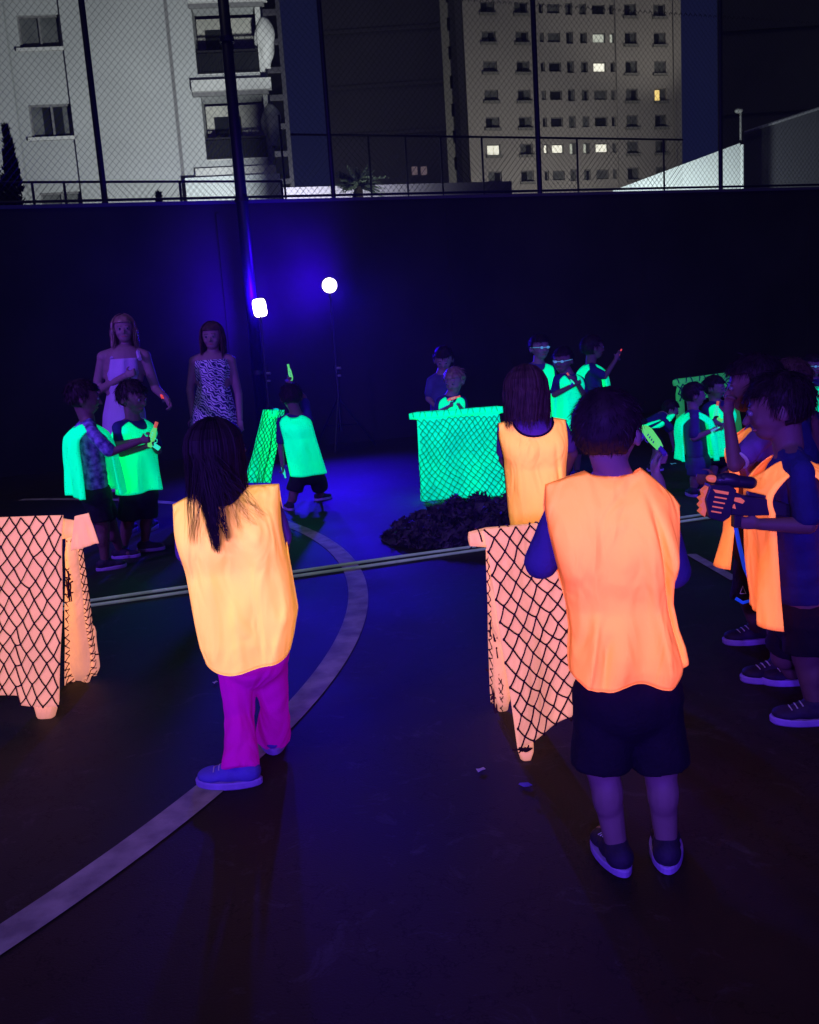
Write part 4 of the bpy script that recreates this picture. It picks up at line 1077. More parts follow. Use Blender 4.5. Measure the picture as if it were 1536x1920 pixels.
# ---- orange team, near
orange = 'children in orange bibs'; teal = 'children in glowing green bibs'
boy, bi = person(dict(Y=2.16, q='near', label='boy in a wide orange bib and dark shorts seen from behind, nearest the camera', group=orange,
    head=(1140, 810), hh=78, yaw=-32, pitch=4, neck=(1152, 893, .01), shL=(1058, 955), shR=(1236, 972), elL=(1012, 1062, .02), wrL=(1075, 1015, .26),
    elR=(1266, 1080, .03), wrR=(1232, 900, .22), hipL=(1133, 1300), hipR=(1222, 1300), knL=(1130, 1440, .01), knR=(1238, 1440, .01),
    anL=(1156, 1590), anR=(1250, 1588), ftL=8, ftR=-14, scale=1.0, shirt='blue_shirt', sleeve=.92, hl=.20, nape=-.66, socks=False, slen=.93, flare=1.0, mask='glow_white_teal', hl2=1,
    curl=1.3,
    bib=dict(mat='orange_bib', pix=[(1288, 1074, 1268, .105), (1262, 1072, 1290, .11), (1235, 1072, 1284, .11), (1200, 1074, 1272, .105), (1150, 1068, 1262, .10), (1100, 1056, 1258, .10), (1050, 1042, 1266, .10), (1000, 1030, 1276, .10), (950, 1024, 1286, .10), (900, 1028, 1280, .095)],
        neckpx=(1152, 882), tipL=(1035, 908), tipR=(1278, 948), armpx=(1060, 1150), un=.40, drop=(.012, .05), seed=4,
        hemf=lambda u, s: .010 * abs(u) ** 4 + .008 * math.sin(5 * u + 1) + (.02 if u > .7 else 0) * (u - .7) * 3,
        folds=[(1205, 955, 1270, 1260, .009, -.038, -1), (1232, 975, 1292, 1250, .014, .030, -1), (1185, 1000, 1240, 1270, .014, .018, -1), (1104, 1150, 1084, 1285, .010, .020, -1), (1125, 1180, 1112, 1290, .012, -.014, -1), (1190, 930, 1235, 1130, .02, .012, -1), (1160, 1130, 1150, 1285, .03, .008, -1), (1090, 1000, 1120, 1180, .02, .006, -1), (1225, 1150, 1215, 1290, .022, .012, -1)])))
girl, gi = person(dict(Y=2.88, q='near', label='girl in a pale orange bib and magenta trousers with long straight black hair', group=orange,
    head=(410, 850), hh=62, yaw=-38, pitch=0, neck=(420, 925, 0), shL=(352, 962), shR=(500, 935), elL=(352, 1050, .05), wrL=(395, 1085, .22),
    elR=(530, 1025, .06), wrR=(500, 1060, .24), hipL=(440, 1225), hipR=(500, 1222), knL=(450, 1340, -.02), knR=(515, 1320, .06),
    anL=(450, 1438, -.12), anR=(512, 1382, .14), ftL=84, ftR=10, scale=.93, shirt='violet_shirt', sleeve=.8, legwear='trousers', legmat='magenta_cloth', flare=1.0,
    shoem='shoe_blue', shoek=1.18, hair='long',
    hairkw=dict(fall=lambda p: 1.15 + .22 * max(0, p), spread=2.05, lift=.99, w=.022, wave=.015),
    locks=((170, 0, 0, 2.75, (.05, -1.75)), (24, 0, 0, 2.5, (-.72, -1.7)), (60, 0, 0, 2.45, (.42, -1.75)), (9, 0, 0, 2.0, (1.25, -1.75)), (8, 0, 0, 1.9, (1.6, -1.7)), (10, 0, 0, 2.2, (.9, -1.75))),
    bib=dict(mat='peach_bib', pix=[(1258, 392, 540, .13), (1215, 376, 550, .135), (1170, 366, 557, .13), (1100, 353, 546, .12), (1050, 343, 537, .115), (1000, 331, 529, .11), (950, 320, 524, .10), (900, 320, 520, .09)],
        neckpx=(420, 915), tipL=(319, 947), tipR=(519, 908), armpx=(400, 1075), un=.36, drop=(.05, .05), seed=2,
        hemf=lambda u, s: .030 * abs(u) ** 3 + .006 * math.sin(4 * u), amp=.005,
        folds=[(500, 930, 545, 1200, .016, -.006, -1), (400, 1010, 420, 1240, .02, .007, -1), (450, 1100, 470, 1250, .016, .006, -1), (515, 930, 556, 1180, .012, .005, -1), (360, 990, 385, 1200, .02, .006, -1), (470, 1000, 500, 1240, .03, -.008, -1), (545, 1120, 520, 1230, .012, .006, -1)])))
g2, _ = person(dict(Y=4.3, q='mid', label='child with bobbed brown hair in an amber bib with black binding, behind the near barricade', group=orange,
    head=(987, 738), hh=46, yaw=-6, pitch=8, neck=(998, 790, 0), shL=(948, 806), shR=(1050, 800), elL=(944, 862, .06), wrL=(960, 890, .2), elR=(1075, 850, .05), wrR=(1060, 890, .22),
    hipL=(985, 955), hipR=(1035, 953), scale=.90, shirt='violet_shirt', sleeve=.7, hairm='hair_brown', hair='long',
    hairkw=dict(fall=lambda p: 1.22 + .12 * math.cos(5 * p), spread=2.1, w=.035, wave=.05, lift=1.06),
    bib=dict(mat='amber_bib', pix=[(1010, 962, 1056, .12), (960, 955, 1060, .12), (900, 950, 1062, .115), (860, 946, 1063, .11), (820, 936, 1064, .10), (780, 936, 1062, .09)],
        neckpx=(998, 786), tipL=(937, 794), tipR=(1062, 787), armpx=(998, 880), un=.60, drop=(.072, .09), seed=6, trim=True, amp=.004,
        folds=[(1035, 830, 1050, 960, .012, -.012, -1), (965, 850, 975, 960, .016, .008, -1)])))
b2, b2i = person(dict(Y=3.0, q='near', label='boy in orange bib over navy shirt aiming a dark toy rifle, at right edge', group=orange, skin='skin_dark',
    head=(1458, 765), hh=64, yaw=72, pitch=10, neck=(1478, 838, 0), shL=(1500, 885, -.13), shR=(1470, 880, .13), elL=(1515, 985, -.17), wrL=(1425, 983, -.12), hdL=(-1, .25, .12), thL=(.2, -.2, 1),
    elR=(1440, 965, .17), wrR=(1372, 948, .06), hdR=(-1, -.2, 0), thR=(0, -1, .4), hipL=(1515, 1150, -.05), hipR=(1500, 1150, .07), knL=(1512, 1235, -.05), knR=(1470, 1230, .12),
    anL=(1528, 1335, -.06), anR=(1500, 1320, .30), ftL=82, ftR=86, scale=1.03, shirt='navy_shirt', sleeve=.80, slen=.85, hl=.36, curl=1.5, shoek=1.05,
    bib=dict(mat='orange_bib', len=.0, flare=.03, open=.025, D=1.0)))
b3, b3i = person(dict(Y=3.5, q='near', label='boy in orange bib, forearm raised, black shorts with blue piping, behind the rifle', group=orange, skin='skin_dark',
    head=(1412, 722), hh=54, yaw=80, pitch=6, neck=(1432, 790, 0), shL=(1432, 815, -.08), shR=(1440, 812, .13), elL=(1378, 872, -.16), wrL=(1366, 780, -.12), hdL=(.1, .1, 1), thL=(-1, 0, 0),
    elR=(1400, 880, .10), wrR=(1345, 900, .02), hdR=(-1, -.1, .1), hipL=(1425, 1010, -.05), hipR=(1420, 1010, .07), knL=(1448, 1115, -.10), knR=(1405, 1120, .08),
    anL=(1462, 1250, -.16), anR=(1420, 1185, .28), ftL=88, ftR=90, scale=1.0, shirt='violet_shirt', sleeve=.62, cuff='L', slen=1.05, hl=.30, socks=True, shoek=1.1, curl=1.4,
    bib=dict(mat='orange_bib', len=.08, flare=.03, open=.012, D=1.0)))
b4, _ = person(dict(Y=4.5, q='mid', label='dim child with brown hair behind the two boys at the right edge', group=orange, skin='skin_dark',
    head=(1480, 712), hh=38, yaw=60, pitch=0, neck=(1490, 765, 0), shL=(1462, 790, -.06), shR=(1525, 785, .08), elL=(1455, 850, -.06), wrL=(1430, 830, -.2), elR=(1540, 850, .0), wrR=(1528, 790, -.12),
    hipL=(1485, 930), hipR=(1520, 930), scale=1.0, shirt='navy_shirt', hairm='hair_brown'))
# ---- teal team, left
k1, k1i = person(dict(Y=6.1, q='mid', label='boy in glowing green bib over a blue patterned shirt, leftmost child', group=teal, skin='skin_dark',
    head=(158, 746), hh=33, yaw=-75, pitch=8, neck=(164, 786, 0), shL=(152, 806, .13), shR=(172, 810, -.12), elR=(208, 848, -.16), wrR=(262, 828, -.10), hdR=(1, 0, .15), elL=(212, 836, .12), wrL=(262, 826, .02), hdL=(1, -.1, .1),
    hipL=(180, 928, .06), hipR=(182, 928, -.06), anL=(225, 1030, .30), anR=(197, 1052, -.05), ftL=-85, ftR=-60, scale=1.03, shirt='print_shirt', sleeve=.9, curl=1.4, slen=.75,
    bib=dict(mat='teal_bib', len=-.01, flare=.015, open=.035)))
k2, k2i = person(dict(Y=6.5, q='mid', label='boy in glowing green bib over black shirt, orange lit face, right of the left pair', group=teal, skin='skin_dark',
    head=(249, 746), hh=32, yaw=-118, pitch=12, neck=(250, 788, 0), shL=(282, 800, .10), shR=(222, 802, -.08), elR=(228, 850, -.16), wrR=(272, 838, -.20), hdR=(1, 0, .3), elL=(296, 845, .0), wrL=(284, 830, -.16), hdL=(.2, -.3, 1),
    hipL=(275, 925, .02), hipR=(245, 926, -.03), anL=(272, 1015, .10), anR=(232, 1030, -.02), ftL=-85, ftR=-150, scale=1.03, shirt='navy_shirt', sleeve=.7, curl=1.4, slen=.9,
    bib=dict(mat='teal_bib', len=-.02, flare=.012)))
w1, w1i = person(dict(Y=7.4, q='mid', label='woman with wavy fair hair in a sleeveless lilac dress, arm across her waist', group='women standing by the wall',
    head=(232, 619), hh=27, yaw=-165, pitch=-4, neck=(236, 655, 0), shL=(271, 668, -.02), shR=(194, 670, -.04), elR=(180, 735, .0), wrR=(235, 705, -.18), hdR=(1, -.2, .3), elL=(292, 728, .02), wrL=(312, 748, -.12), hdL=(.4, -.4, -.6),
    hipL=(252, 775), hipR=(215, 775), scale=1.32, legwear=None, hair='long', hairm='hair_fair', hairkw=dict(fall=lambda p: 1.75, spread=2.2, w=.04, wave=.10, lift=1.03), shoem='shoe_dark',
    dress=dict(mat='lilac_dress', rings=[(915, 190, 285, .20), (840, 192, 278, .17), (775, 195, 272, .15), (735, 203, 262, .125), (700, 200, 270, .155), (672, 203, 268, .145)], straps=[((210, 674, -.12), (216, 655, .0)), ((262, 673, -.12), (256, 655, .0))])))
w2, w2i = person(dict(Y=7.9, q='mid', label='woman in a long dress with black and white swirling stripes, arms at her sides', group='women standing by the wall',
    head=(398, 632), hh=26, yaw=178, pitch=0, neck=(400, 664, 0), shL=(432, 676), shR=(365, 678), elR=(357, 730, .03), wrR=(362, 782, -.03), elL=(447, 738, .03), wrL=(450, 785, -.03),
    hipL=(420, 785), hipR=(384, 785), scale=1.28, legwear=None, hair='long', hairm='hair_brown', hairkw=dict(fall=lambda p: 1.6, spread=2.2, w=.04, wave=.06, lift=1.03),
    dress=dict(mat='zebra', fold=.07, rings=[(930, 352, 452, .22), (860, 355, 450, .20), (790, 358, 447, .17), (750, 366, 436, .14), (722, 372, 428, .115), (695, 368, 434, .15), (674, 368, 432, .14)])))
k3, k3i = person(dict(Y=8.0, q='mid', label='boy in glowing green bib leaning right beside the green panel, raising a toy gun overhead', group=teal, skin='skin_dark',
    head=(546, 745), hh=25, yaw=12, pitch=12, neck=(556, 776, 0), shL=(527, 790, -.02), shR=(578, 786, .02), elL=(526, 838, -.04), wrL=(530, 872, -.10), elR=(570, 745, .14), wrR=(546, 722, .12), hdR=(-.1, 0, 1), thR=(-1, 0, 0),
    hipL=(562, 882, 0), hipR=(592, 884, 0), knL=(552, 922, .0), knR=(600, 916, .14), anL=(545, 962, -.02), anR=(600, 935, .42), ftL=20, ftR=-50, scale=.98, shirt='navy_shirt', curl=1.4,
    bib=dict(mat='teal_bib', len=.03, flare=.02)))
# ---- teal team, centre
k4, _ = person(dict(Y=9.4, q='far', label='boy in a plain violet shirt looking down, behind the big glowing barricade', group=teal,
    head=(832, 674), hh=23, yaw=172, pitch=24, neck=(828, 700, 0), shL=(848, 712), shR=(808, 714), elR=(803, 748, .0), wrR=(815, 760, -.12), elL=(858, 745), wrL=(850, 755, -.15),
    hipL=(838, 800), hipR=(818, 800), scale=1.05, shirt='blue_shirt', sleeve=.7))
k5, k5i = person(dict(Y=8.7, q='far', label='fair haired child crouching behind the big glowing barricade with an orange toy gun', group=teal,
    head=(852, 714), hh=24, yaw=150, pitch=18, neck=(846, 740, 0), shL=(868, 752), shR=(825, 752), elR=(820, 775, -.05), wrR=(842, 762, -.24), elL=(872, 775, -.06), wrL=(862, 762, -.24), hdR=(.5, -.6, .2), hdL=(0, -.6, .2),
    hipL=(858, 835), hipR=(835, 835), scale=.95, shirt='navy_shirt', hairm='hair_fair', bib=dict(mat='teal_bib')))
k6, _ = person(dict(Y=9.5, q='far', label='child in glowing green bib with a blue lit face, back left of the central trio', group=teal,
    head=(1012, 652), hh=24, yaw=-160, pitch=2, neck=(1010, 682, 0), shL=(1034, 692), shR=(986, 692), hipL=(1022, 785), hipR=(1000, 785), scale=1.1, shirt='blue_shirt', bib=dict(mat='teal_bib'), mask='glow_white_teal'))
k7, k7i = person(dict(Y=8.7, q='far', label='child in glowing green bib aiming with both arms, front of the central trio', group=teal,
    head=(1055, 676), hh=24, yaw=150, pitch=6, neck=(1066, 702, 0), shL=(1088, 714, .02), shR=(1046, 712, -.03), elR=(1040, 740, -.12), wrR=(1076, 722, -.24), hdR=(.6, -.4, .3), elL=(1098, 745, -.06), wrL=(1080, 715, -.24), hdL=(-.4, -.5, .4),
    hipL=(1080, 815), hipR=(1054, 815), scale=1.1, shirt='navy_shirt', skin='skin_dark', bib=dict(mat='teal_bib', flare=.02), mask='glow_white_teal'))
k8, k8i = person(dict(Y=9.3, q='far', label='child in glowing green bib in profile, raising a toy gun with red tip', group=teal, skin='skin_dark',
    head=(1112, 652), hh=23, yaw=-78, pitch=0, neck=(1108, 682, 0), shL=(1104, 692, .12), shR=(1112, 694, -.12), elR=(1134, 706, -.16), wrR=(1155, 674, -.16), hdR=(.5, 0, 1), elL=(1120, 730, .1), wrL=(1135, 745, .0),
    hipL=(1118, 780, .05), hipR=(1120, 780, -.05), scale=1.1, shirt='navy_shirt', hairm='hair', bib=dict(mat='teal_bib', open=.03)))
# ---- teal team, right
k9, k9i = person(dict(Y=7.4, q='far', label='child with violet face, green bib and blue shorts, right of the nearest boy', group=teal,
    head=(1302, 741), hh=23, yaw=-95, pitch=8, neck=(1300, 768, 0), shL=(1298, 782, .11), shR=(1302, 784, -.11), elR=(1300, 822, -.15), wrR=(1334, 808, -.16), hdR=(1, 0, .2), elL=(1310, 815, .1), wrL=(1338, 806, .0), hdL=(1, 0, .2),
    hipL=(1310, 866, .05), hipR=(1308, 866, -.05), anL=(1312, 935, .2), anR=(1300, 945, -.05), scale=1.0, shirt='blue_shirt', sleeve=.8, legmat='blue_shirt', bib=dict(mat='teal_bib', len=-.03, open=.04)))
k10, k10i = person(dict(Y=7.9, q='far', label='child with dark hair holding up a green toy gun beside the violet faced child', group=teal,
    head=(1340, 727), hh=22, yaw=-130, pitch=8, neck=(1342, 753, 0), shL=(1366, 764, .04), shR=(1326, 766, -.04), elR=(1320, 800, -.1), wrR=(1338, 795, -.2), hdR=(.2, -.2, 1), elL=(1370, 800, -.05), wrL=(1352, 796, -.18),
    hipL=(1355, 850), hipR=(1335, 850), scale=1.0, shirt='navy_shirt', bib=dict(mat='teal_bib')))
k11, _ = person(dict(Y=8.9, q='far', label='crouching child in glowing green bib bent low beside the right rear barricade', group=teal,
    head=(1258, 768), hh=17, yaw=-100, pitch=20, neck=(1250, 782, 0), shL=(1242, 784, .1), shR=(1244, 786, -.1), elR=(1262, 808, -.12), wrR=(1270, 830, -.1), elL=(1258, 812, .1), wrL=(1262, 835, .1),
    hipL=(1212, 800, .05), hipR=(1212, 802, -.05), knL=(1235, 835, .05), knR=(1238, 838, -.06), anL=(1222, 868, .05), anR=(1224, 868, -.05), ftL=-90, ftR=-90, scale=.8, shirt='navy_shirt', bib=dict(mat='teal_bib', len=0)))
k12, _ = person(dict(Y=8.4, q='far', label='child with pale bluish face and green bib at the far right edge', group=teal,
    head=(1524, 686), hh=21, yaw=-170, pitch=5, neck=(1526, 712, 0), shL=(1548, 722), shR=(1508, 722), hipL=(1538, 800), hipR=(1518, 800), scale=1.0, shirt='navy_shirt', bib=dict(mat='teal_bib'), mask='glow_white_teal'))

# blue piping and emblem on the black shorts of the boy beside the rifle
mb = MB(); mb.tube([at(1379, 985, 3.40), at(1386, 1020, 3.40), at(1397, 1065, 3.38), at(1413, 1100, 3.37), at(1422, 1128, 3.37)], .008, 6)
mb.tube([at(1380, 1122, 3.40), at(1393, 1130, 3.38), at(1408, 1126, 3.38), at(1414, 1105, 3.38)], .007, 6); mb.build('piping', MAT['blue_piping'], b3, smooth=True)
mb = MB(); mb.tube([at(1388, 1113, 3.385), at(1393, 1099, 3.385), at(1399, 1113, 3.385), at(1388, 1113, 3.385)], .0016, 5); mb.build('emblem', MAT['paper'], b3)

# ---- toy blasters
def G(px0, py0, Y0, px1, py1, Y1, label, **k):
    a, b = at(px0, py0, Y0), at(px1, py1, Y1); return blaster(a.lerp(b, .35), b - a, (b - a).length * 1.15, label, **k)
G(1203, 800, 2.42, 1245, 856, 2.34, 'green toy blaster with violet tip held up by the nearest boy', tip='plastic_violet', up=Vector((.5, -1, .2)))
G(282, 842, 6.28, 297, 792, 6.28, 'green and teal toy blaster held upright between the left pair of boys', main='plastic_green', tip='plastic_orange', grip='plastic_teal', up=Vector((-1, 0, 0)))
G(546, 716, 8.12, 538, 683, 8.12, 'green toy blaster raised over the leaning boy head', main='plastic_green', tip='plastic_green', up=Vector((1, 0, 0)))
G(530, 872, 7.9, 537, 896, 7.9, 'small teal toy blaster low at the leaning boy left hand', main='plastic_teal', tip='plastic_teal', up=Vector((-1, 0, 0)))
G(598, 888, 8.1, 607, 914, 8.1, 'teal toy blaster hanging at the leaning boy right side', main='plastic_teal', tip='glow_white_teal', up=Vector((1, 0, 0)))
G(838, 752, 8.45, 864, 744, 8.45, 'orange toy blaster aimed over the glowing barricade', main='plastic_orange', tip='plastic_orange', grip='plastic_teal')
G(1078, 722, 8.45, 1062, 700, 8.45, 'green toy blaster in the hands of the front child of the trio', main='plastic_teal', tip='plastic_orange', up=Vector((1, 0, 0)))
G(1156, 674, 9.14, 1167, 655, 9.14, 'red tipped toy blaster held high at the far wall', main='plastic_red', tip='plastic_red', grip='plastic_black', up=Vector((-1, 0, 0)))
G(1332, 810, 7.22, 1350, 802, 7.22, 'small teal toy blaster held level by the violet faced child', main='glow_white_teal', tip='plastic_teal', grip='plastic_teal')
G(1342, 792, 7.7, 1349, 752, 7.7, 'green toy blaster with orange tip held upright at the right', main='plastic_teal', tip='plastic_orange', grip='plastic_green', up=Vector((-1, 0, 0)))
G(1514, 768, 4.35, 1519, 745, 4.35, 'tiny green and orange toy blaster lifted at the right edge', main='plastic_green', tip='plastic_orange', up=Vector((-1, 0, 0)))
G(306, 748, 7.2, 302, 742, 7.1, 'small red lit toy blaster in the hand of the woman in lilac', main='plastic_red', tip='plastic_red', grip='plastic_black')

# dark toy rifle with orange slots
Yr = 2.90
P0 = at(1455, 958, Yr); P1 = at(1312, 934, Yr); d = (P1 - P0); Lr = d.length; d.normalize()
rf = empty('toy_rifle', P0, 'black toy rifle with slotted orange muzzle aimed left at the right edge', 'toy gun')
s_ = d.cross(Vector((0, 0, 1))).normalized(); u = s_.cross(d)
rf.matrix_world = Matrix(((d.x, s_.x, u.x, P0.x), (d.y, s_.y, u.y, P0.y), (d.z, s_.z, u.z, P0.z), (0, 0, 0, 1)))
def prism(poly, w, name, mat, bev=.003, y0=0):
    n = len(poly); v = [(x * Lr, y0 + y, z * Lr) for y in (-w, w) for (x, z) in poly]
    f = [tuple(range(n)), tuple(range(2 * n - 1, n - 1, -1))] + [(i, n + i, n + (i + 1) % n, (i + 1) % n) for i in range(n)]
    return MB().add(v, f).build(name, MAT[mat], rf, local=True, bevel=bev)
prism([(-.25, -.02), (-.25, .10), (.10, .14), (.45, .13), (.62, .16), (.62, -.14), (.40, -.12), (.10, -.06)], .022, 'body', 'plastic_black')
prism([(.60, -.16), (.60, .19), (.70, .24), (.94, .20), (.96, .0), (.86, -.22), (.68, -.24)], .030, 'muzzle_shroud', 'plastic_black')
prism([(.90, .05), (.945, .17), (1.0, .10), (.97, .04), (1.02, .0), (.97, -.04), (1.0, -.09), (.95, -.13), (.98, -.17), (.90, -.22)], .018, 'muzzle', 'plastic_orange', .002)
for k in range(5):
    z = .115 - .062 * k; prism([(.70 + .008 * k, z), (.70 + .008 * k, z + (.035 if k == 0 else .016)), (.86 + (.04 if k == 0 else 0), z + (.035 if k == 0 else .016)), (.86, z)], .034, 'vent', 'plastic_orange', None)
prism([(.48, .03), (.46, .07), (.52, .10), (.62, .09), (.60, .045)], .026, 'side_panel', 'plastic_orange', .001)
prism([(.55, -.05), (.58, .01), (.62, -.04)], .026, 'side_badge', 'plastic_orange', None)
prism([(-.05, -.05), (.08, -.05), (.0, -.36), (-.13, -.34)], .017, 'grip', 'plastic_black')
prism([(.44, -.12), (.54, -.12), (.50, -.30), (.42, -.28)], .017, 'fore_grip', 'plastic_black')
prism([(.05, .13), (.05, .17), (.42, .19), (.42, .13)], .012, 'sight_rail', 'plastic_black')
MB().ell((.90 * Lr, 0, .27 * Lr), (.020, .014, .012)).build('orange_drum', MAT['plastic_orange'], rf, local=True, smooth=True)
MB().ell((.66 * Lr, 0, .29 * Lr), (.05, .022, .024)).cap((.40 * Lr, 0, .30 * Lr), (.80 * Lr, 0, .27 * Lr), .02, .02, 10).build('scope', MAT['plastic_black'], rf, local=True, smooth=True)

# ------------------------------------------------------------ barricades draped in fabric and netting
def quad_sheet(c, nu, nv, wob, seed, hang=None):
    """c: 4 corners TL, TR, BR, BL -> function (u, v) -> point with soft folds along the normal"""
    TL, TR, BR, BL = c; nrm = (TR - TL).cross(BL - TL).normalized()
    if nrm.dot(CAMP - TL) < 0: nrm = -nrm
    def S(u, v, off=0):
        p = TL.lerp(TR, u).lerp(BL.lerp(BR, u), v)
        w = wob * (math.sin(9 * u + 2.2 * v + seed) + .6 * math.sin(19 * u - 3 * v + seed * 2)) * (.25 + v) + wob * 1.5 * noise.noise(Vector((u * 4 + seed, v * 3, 0)))
        return p + nrm * (w + off)
    return S, nrm
def sheet(S, nu, nv, hem=None):
    vs = []; fs = []
    for i in range(nu + 1):
        for j in range(nv + 1):
            u = i / nu; v = j / nv * (1 + (hem(u) if hem else 0)); vs.append(S(u, v))
    for i in range(nu):
        for j in range(nv): fs.append((i * (nv + 1) + j, (i + 1) * (nv + 1) + j, (i + 1) * (nv + 1) + j + 1, i * (nv + 1) + j + 1))
    return vs, fs
def netting(mb, S, W_, H_, cell, r, off, seed, hem=None, sag=.0, aspect=1.35, warp=None):
    """diamond mesh of knotted cord draped over a sheet"""
    g = random.Random(seed); nu = max(1, round(W_ / cell)); nv = max(2, round(H_ / (cell * aspect)))
    J = {}
    def jp(i, j):
        if (i, j) not in J:
            u = (i + g.uniform(-.2, .2)) / (2 * nu); v = (j + g.uniform(-.22, .22)) / (2 * nv)
            if warp: u, v = warp(u, v)
            v *= (1 + (hem(min(1, max(0, u))) if hem else 0))
            J[(i, j)] = (min(1.0, max(0.0, u)), min(1.02, max(0.0, v)))
        return J[(i, j)]
    for i in range(0, 2 * nu + 1):
        for j in range(0, 2 * nv + 1):
            if (i + j) % 2: continue
            for di in (-1, 1):
                if 0 <= i + di <= 2 * nu and j + 1 <= 2 * nv:
                    a, b = jp(i, j), jp(i + di, j + 1)
                    m_ = ((a[0] + b[0]) / 2, (a[1] + b[1]) / 2 + .0025)
                    mb.tube([S(*a, off), S(*m_, off + .001), S(*b, off)], r, 4)
            a = jp(i, j)
            if j: mb.ell(S(*a, off), (r * 1.6, r * 1.6, r * 2.2), None, 6, 4)
def tangle(mb, c, rad, n, r, seed):
    g = random.Random(seed)
    for i in range(n):
        pts = [c + Vector((g.gauss(0, rad[0]), g.gauss(0, rad[1]), g.gauss(0, rad[2]))) for _ in range(4)]
        P = []
        for t in [k / 10 for k in range(11)]:
            a = pts[0].lerp(pts[1], t); b = pts[1].lerp(pts[2], t); e = pts[2].lerp(pts[3], t); P.append(a.lerp(b, t).lerp(b.lerp(e, t), t))
        mb.tube(P, r, 4)
def wrapped(mb, a, b, ra, rb, seed, flat=1.0):
    d = (b - a); n = 14; rings = []; q = d.normalized().orthogonal().normalized()
    q = Vector((d.z, 0, -d.x)).normalized() if abs(d.y) < d.length * .98 else q
    w = d.normalized().cross(q)
    for i in range(n + 1):
        t = i / n; r = ra + (rb - ra) * t; r *= 1 + .10 * noise.noise(Vector((t * 5, seed, 0))); e = 1
        if i == 0 or i == n: e = .72
        rings.append((a + d * t + (d.normalized() * (-.012 if i == 0 else .012 if i == n else 0)), q * r * e, w * r * e * flat))
    mb.loft(rings, 24, True, lambda v, a_: 1 + .05 * math.sin(5 * a_ + seed + 6 * v))
def barricade(label, mat, cord, beam, front, back, legs, wob=.006, cell=.06, r=.0026, seed=1, hem=None, rb=.042, ends=(), aspect=1.35, warp=None, netback=True):
    a, b = beam
    root = empty('barricade', ((a.x + b.x) / 2, (a.y + b.y) / 2, 0), label, 'barricade', 'fabric covered barricades')
    mb = MB(); wrapped(mb, a, b, rb, rb, seed); bo = mb.build('top_beam', MAT[mat], root, smooth=True)
    Sf, nf = quad_sheet(front, 30, 40, wob, seed); nb_ = MB()
    vs, fs = sheet(Sf, 40, 50, hem); MB().add(vs, fs).build('front_drape', MAT[mat], root, smooth=True, solid=.004)
    Wd = (front[1] - front[0]).length; Hd = (front[3] - front[0]).length
    netting(nb_, Sf, Wd, Hd, cell, r, .007, seed, hem, aspect=aspect, warp=warp)
    if back:
        Sb, _ = quad_sheet(back, 20, 30, wob * 1.2, seed + 3)
        vs, fs = sheet(Sb, 24, 40); MB().add(vs, fs).build('rear_drape', MAT[mat], root, smooth=True, solid=.004)
        if netback: netting(nb_, Sb, (back[1] - back[0]).length, (back[3] - back[0]).length, cell * .42, r * .75, .007, seed + 5, aspect=2.2)
    for (p, q_, r0_, r1_) in legs:
        mb = MB(); wrapped(mb, p, q_, r0_, r1_, seed + p.x); mb.build('leg', MAT[mat], root, smooth=True)
    for (c, rad, n) in ends: tangle(nb_, c, rad, n, r * 1.1, seed + n)
    # cords wound round the beam
    ax = (b - a).normalized()
    for i in range(int((b - a).length / cell * 1.0)):
        c = a + ax * (cell * (i + .5)); P = []
        for k in range(7):
            t = math.pi * (k / 6) - .2; P.append(c + Vector((0, -math.cos(t), 0)) * rb * 1.08 + Vector((0, 0, math.sin(t))) * rb * 1.08 + ax * cell * .45 * (k / 6) * (1 if i % 2 else -1))
        nb_.tube(P, r, 4)
    nb_.build('net', MAT[cord], root)
    return root
# near left
Y = 3.44
Z = lambda p: Vector((p.x, p.y, max(p.z, .02)))
barricade('peach glowing barricade under black netting, cut by the left edge of the photo', 'peach_cloth', 'net_cord',
    (at(-260, 1000, Y + .02), at(140, 990, Y + .02)),
    [at(-260, 978, Y - .03), at(118, 966, Y - .03), Z(at(113, 1322, Y - .10)), Z(at(-260, 1330, Y - .10))],
    [at(124, 1010, Y + .03), at(152, 1000, Y + .05), at(186, 1262, Y + .42), at(120, 1292, Y + .40)],
    [(at(86, 1040, Y + .05), Z(at(86, 1338, Y + .0)), .040, .050), (at(133, 1020, Y + .04), Z(at(152, 1262, Y + .40)), .022, .050), (at(172, 1180, Y + .32), Z(at(176, 1256, Y + .42)), .016, .026)],
    wob=.013, cell=.052, r=.0029, seed=3, hem=lambda u: -.05 if u < .78 else .0, rb=.040, aspect=1.5,
    ends=[(at(130, 1110, Y + .03), (.006, .012, .05), 8), (at(66, 1322, Y - .10), (.02, .01, .012), 8), (at(160, 1235, Y + .36), (.02, .02, .02), 8)])
lb = [o for o in COL.objects if o.name.startswith('barricade') and o.type == 'EMPTY'][-1]
fl = [at(140, 968, Y - .03), at(166, 962, Y - .02), at(185, 1018, Y - .02), at(132, 1034, Y - .03)]
S_, _ = quad_sheet(fl, 8, 8, .004, 2); vs, fs = sheet(S_, 10, 10); MB().add(vs, fs).build('loose_flap', MAT['peach_cloth'], lb, smooth=True, solid=.004)
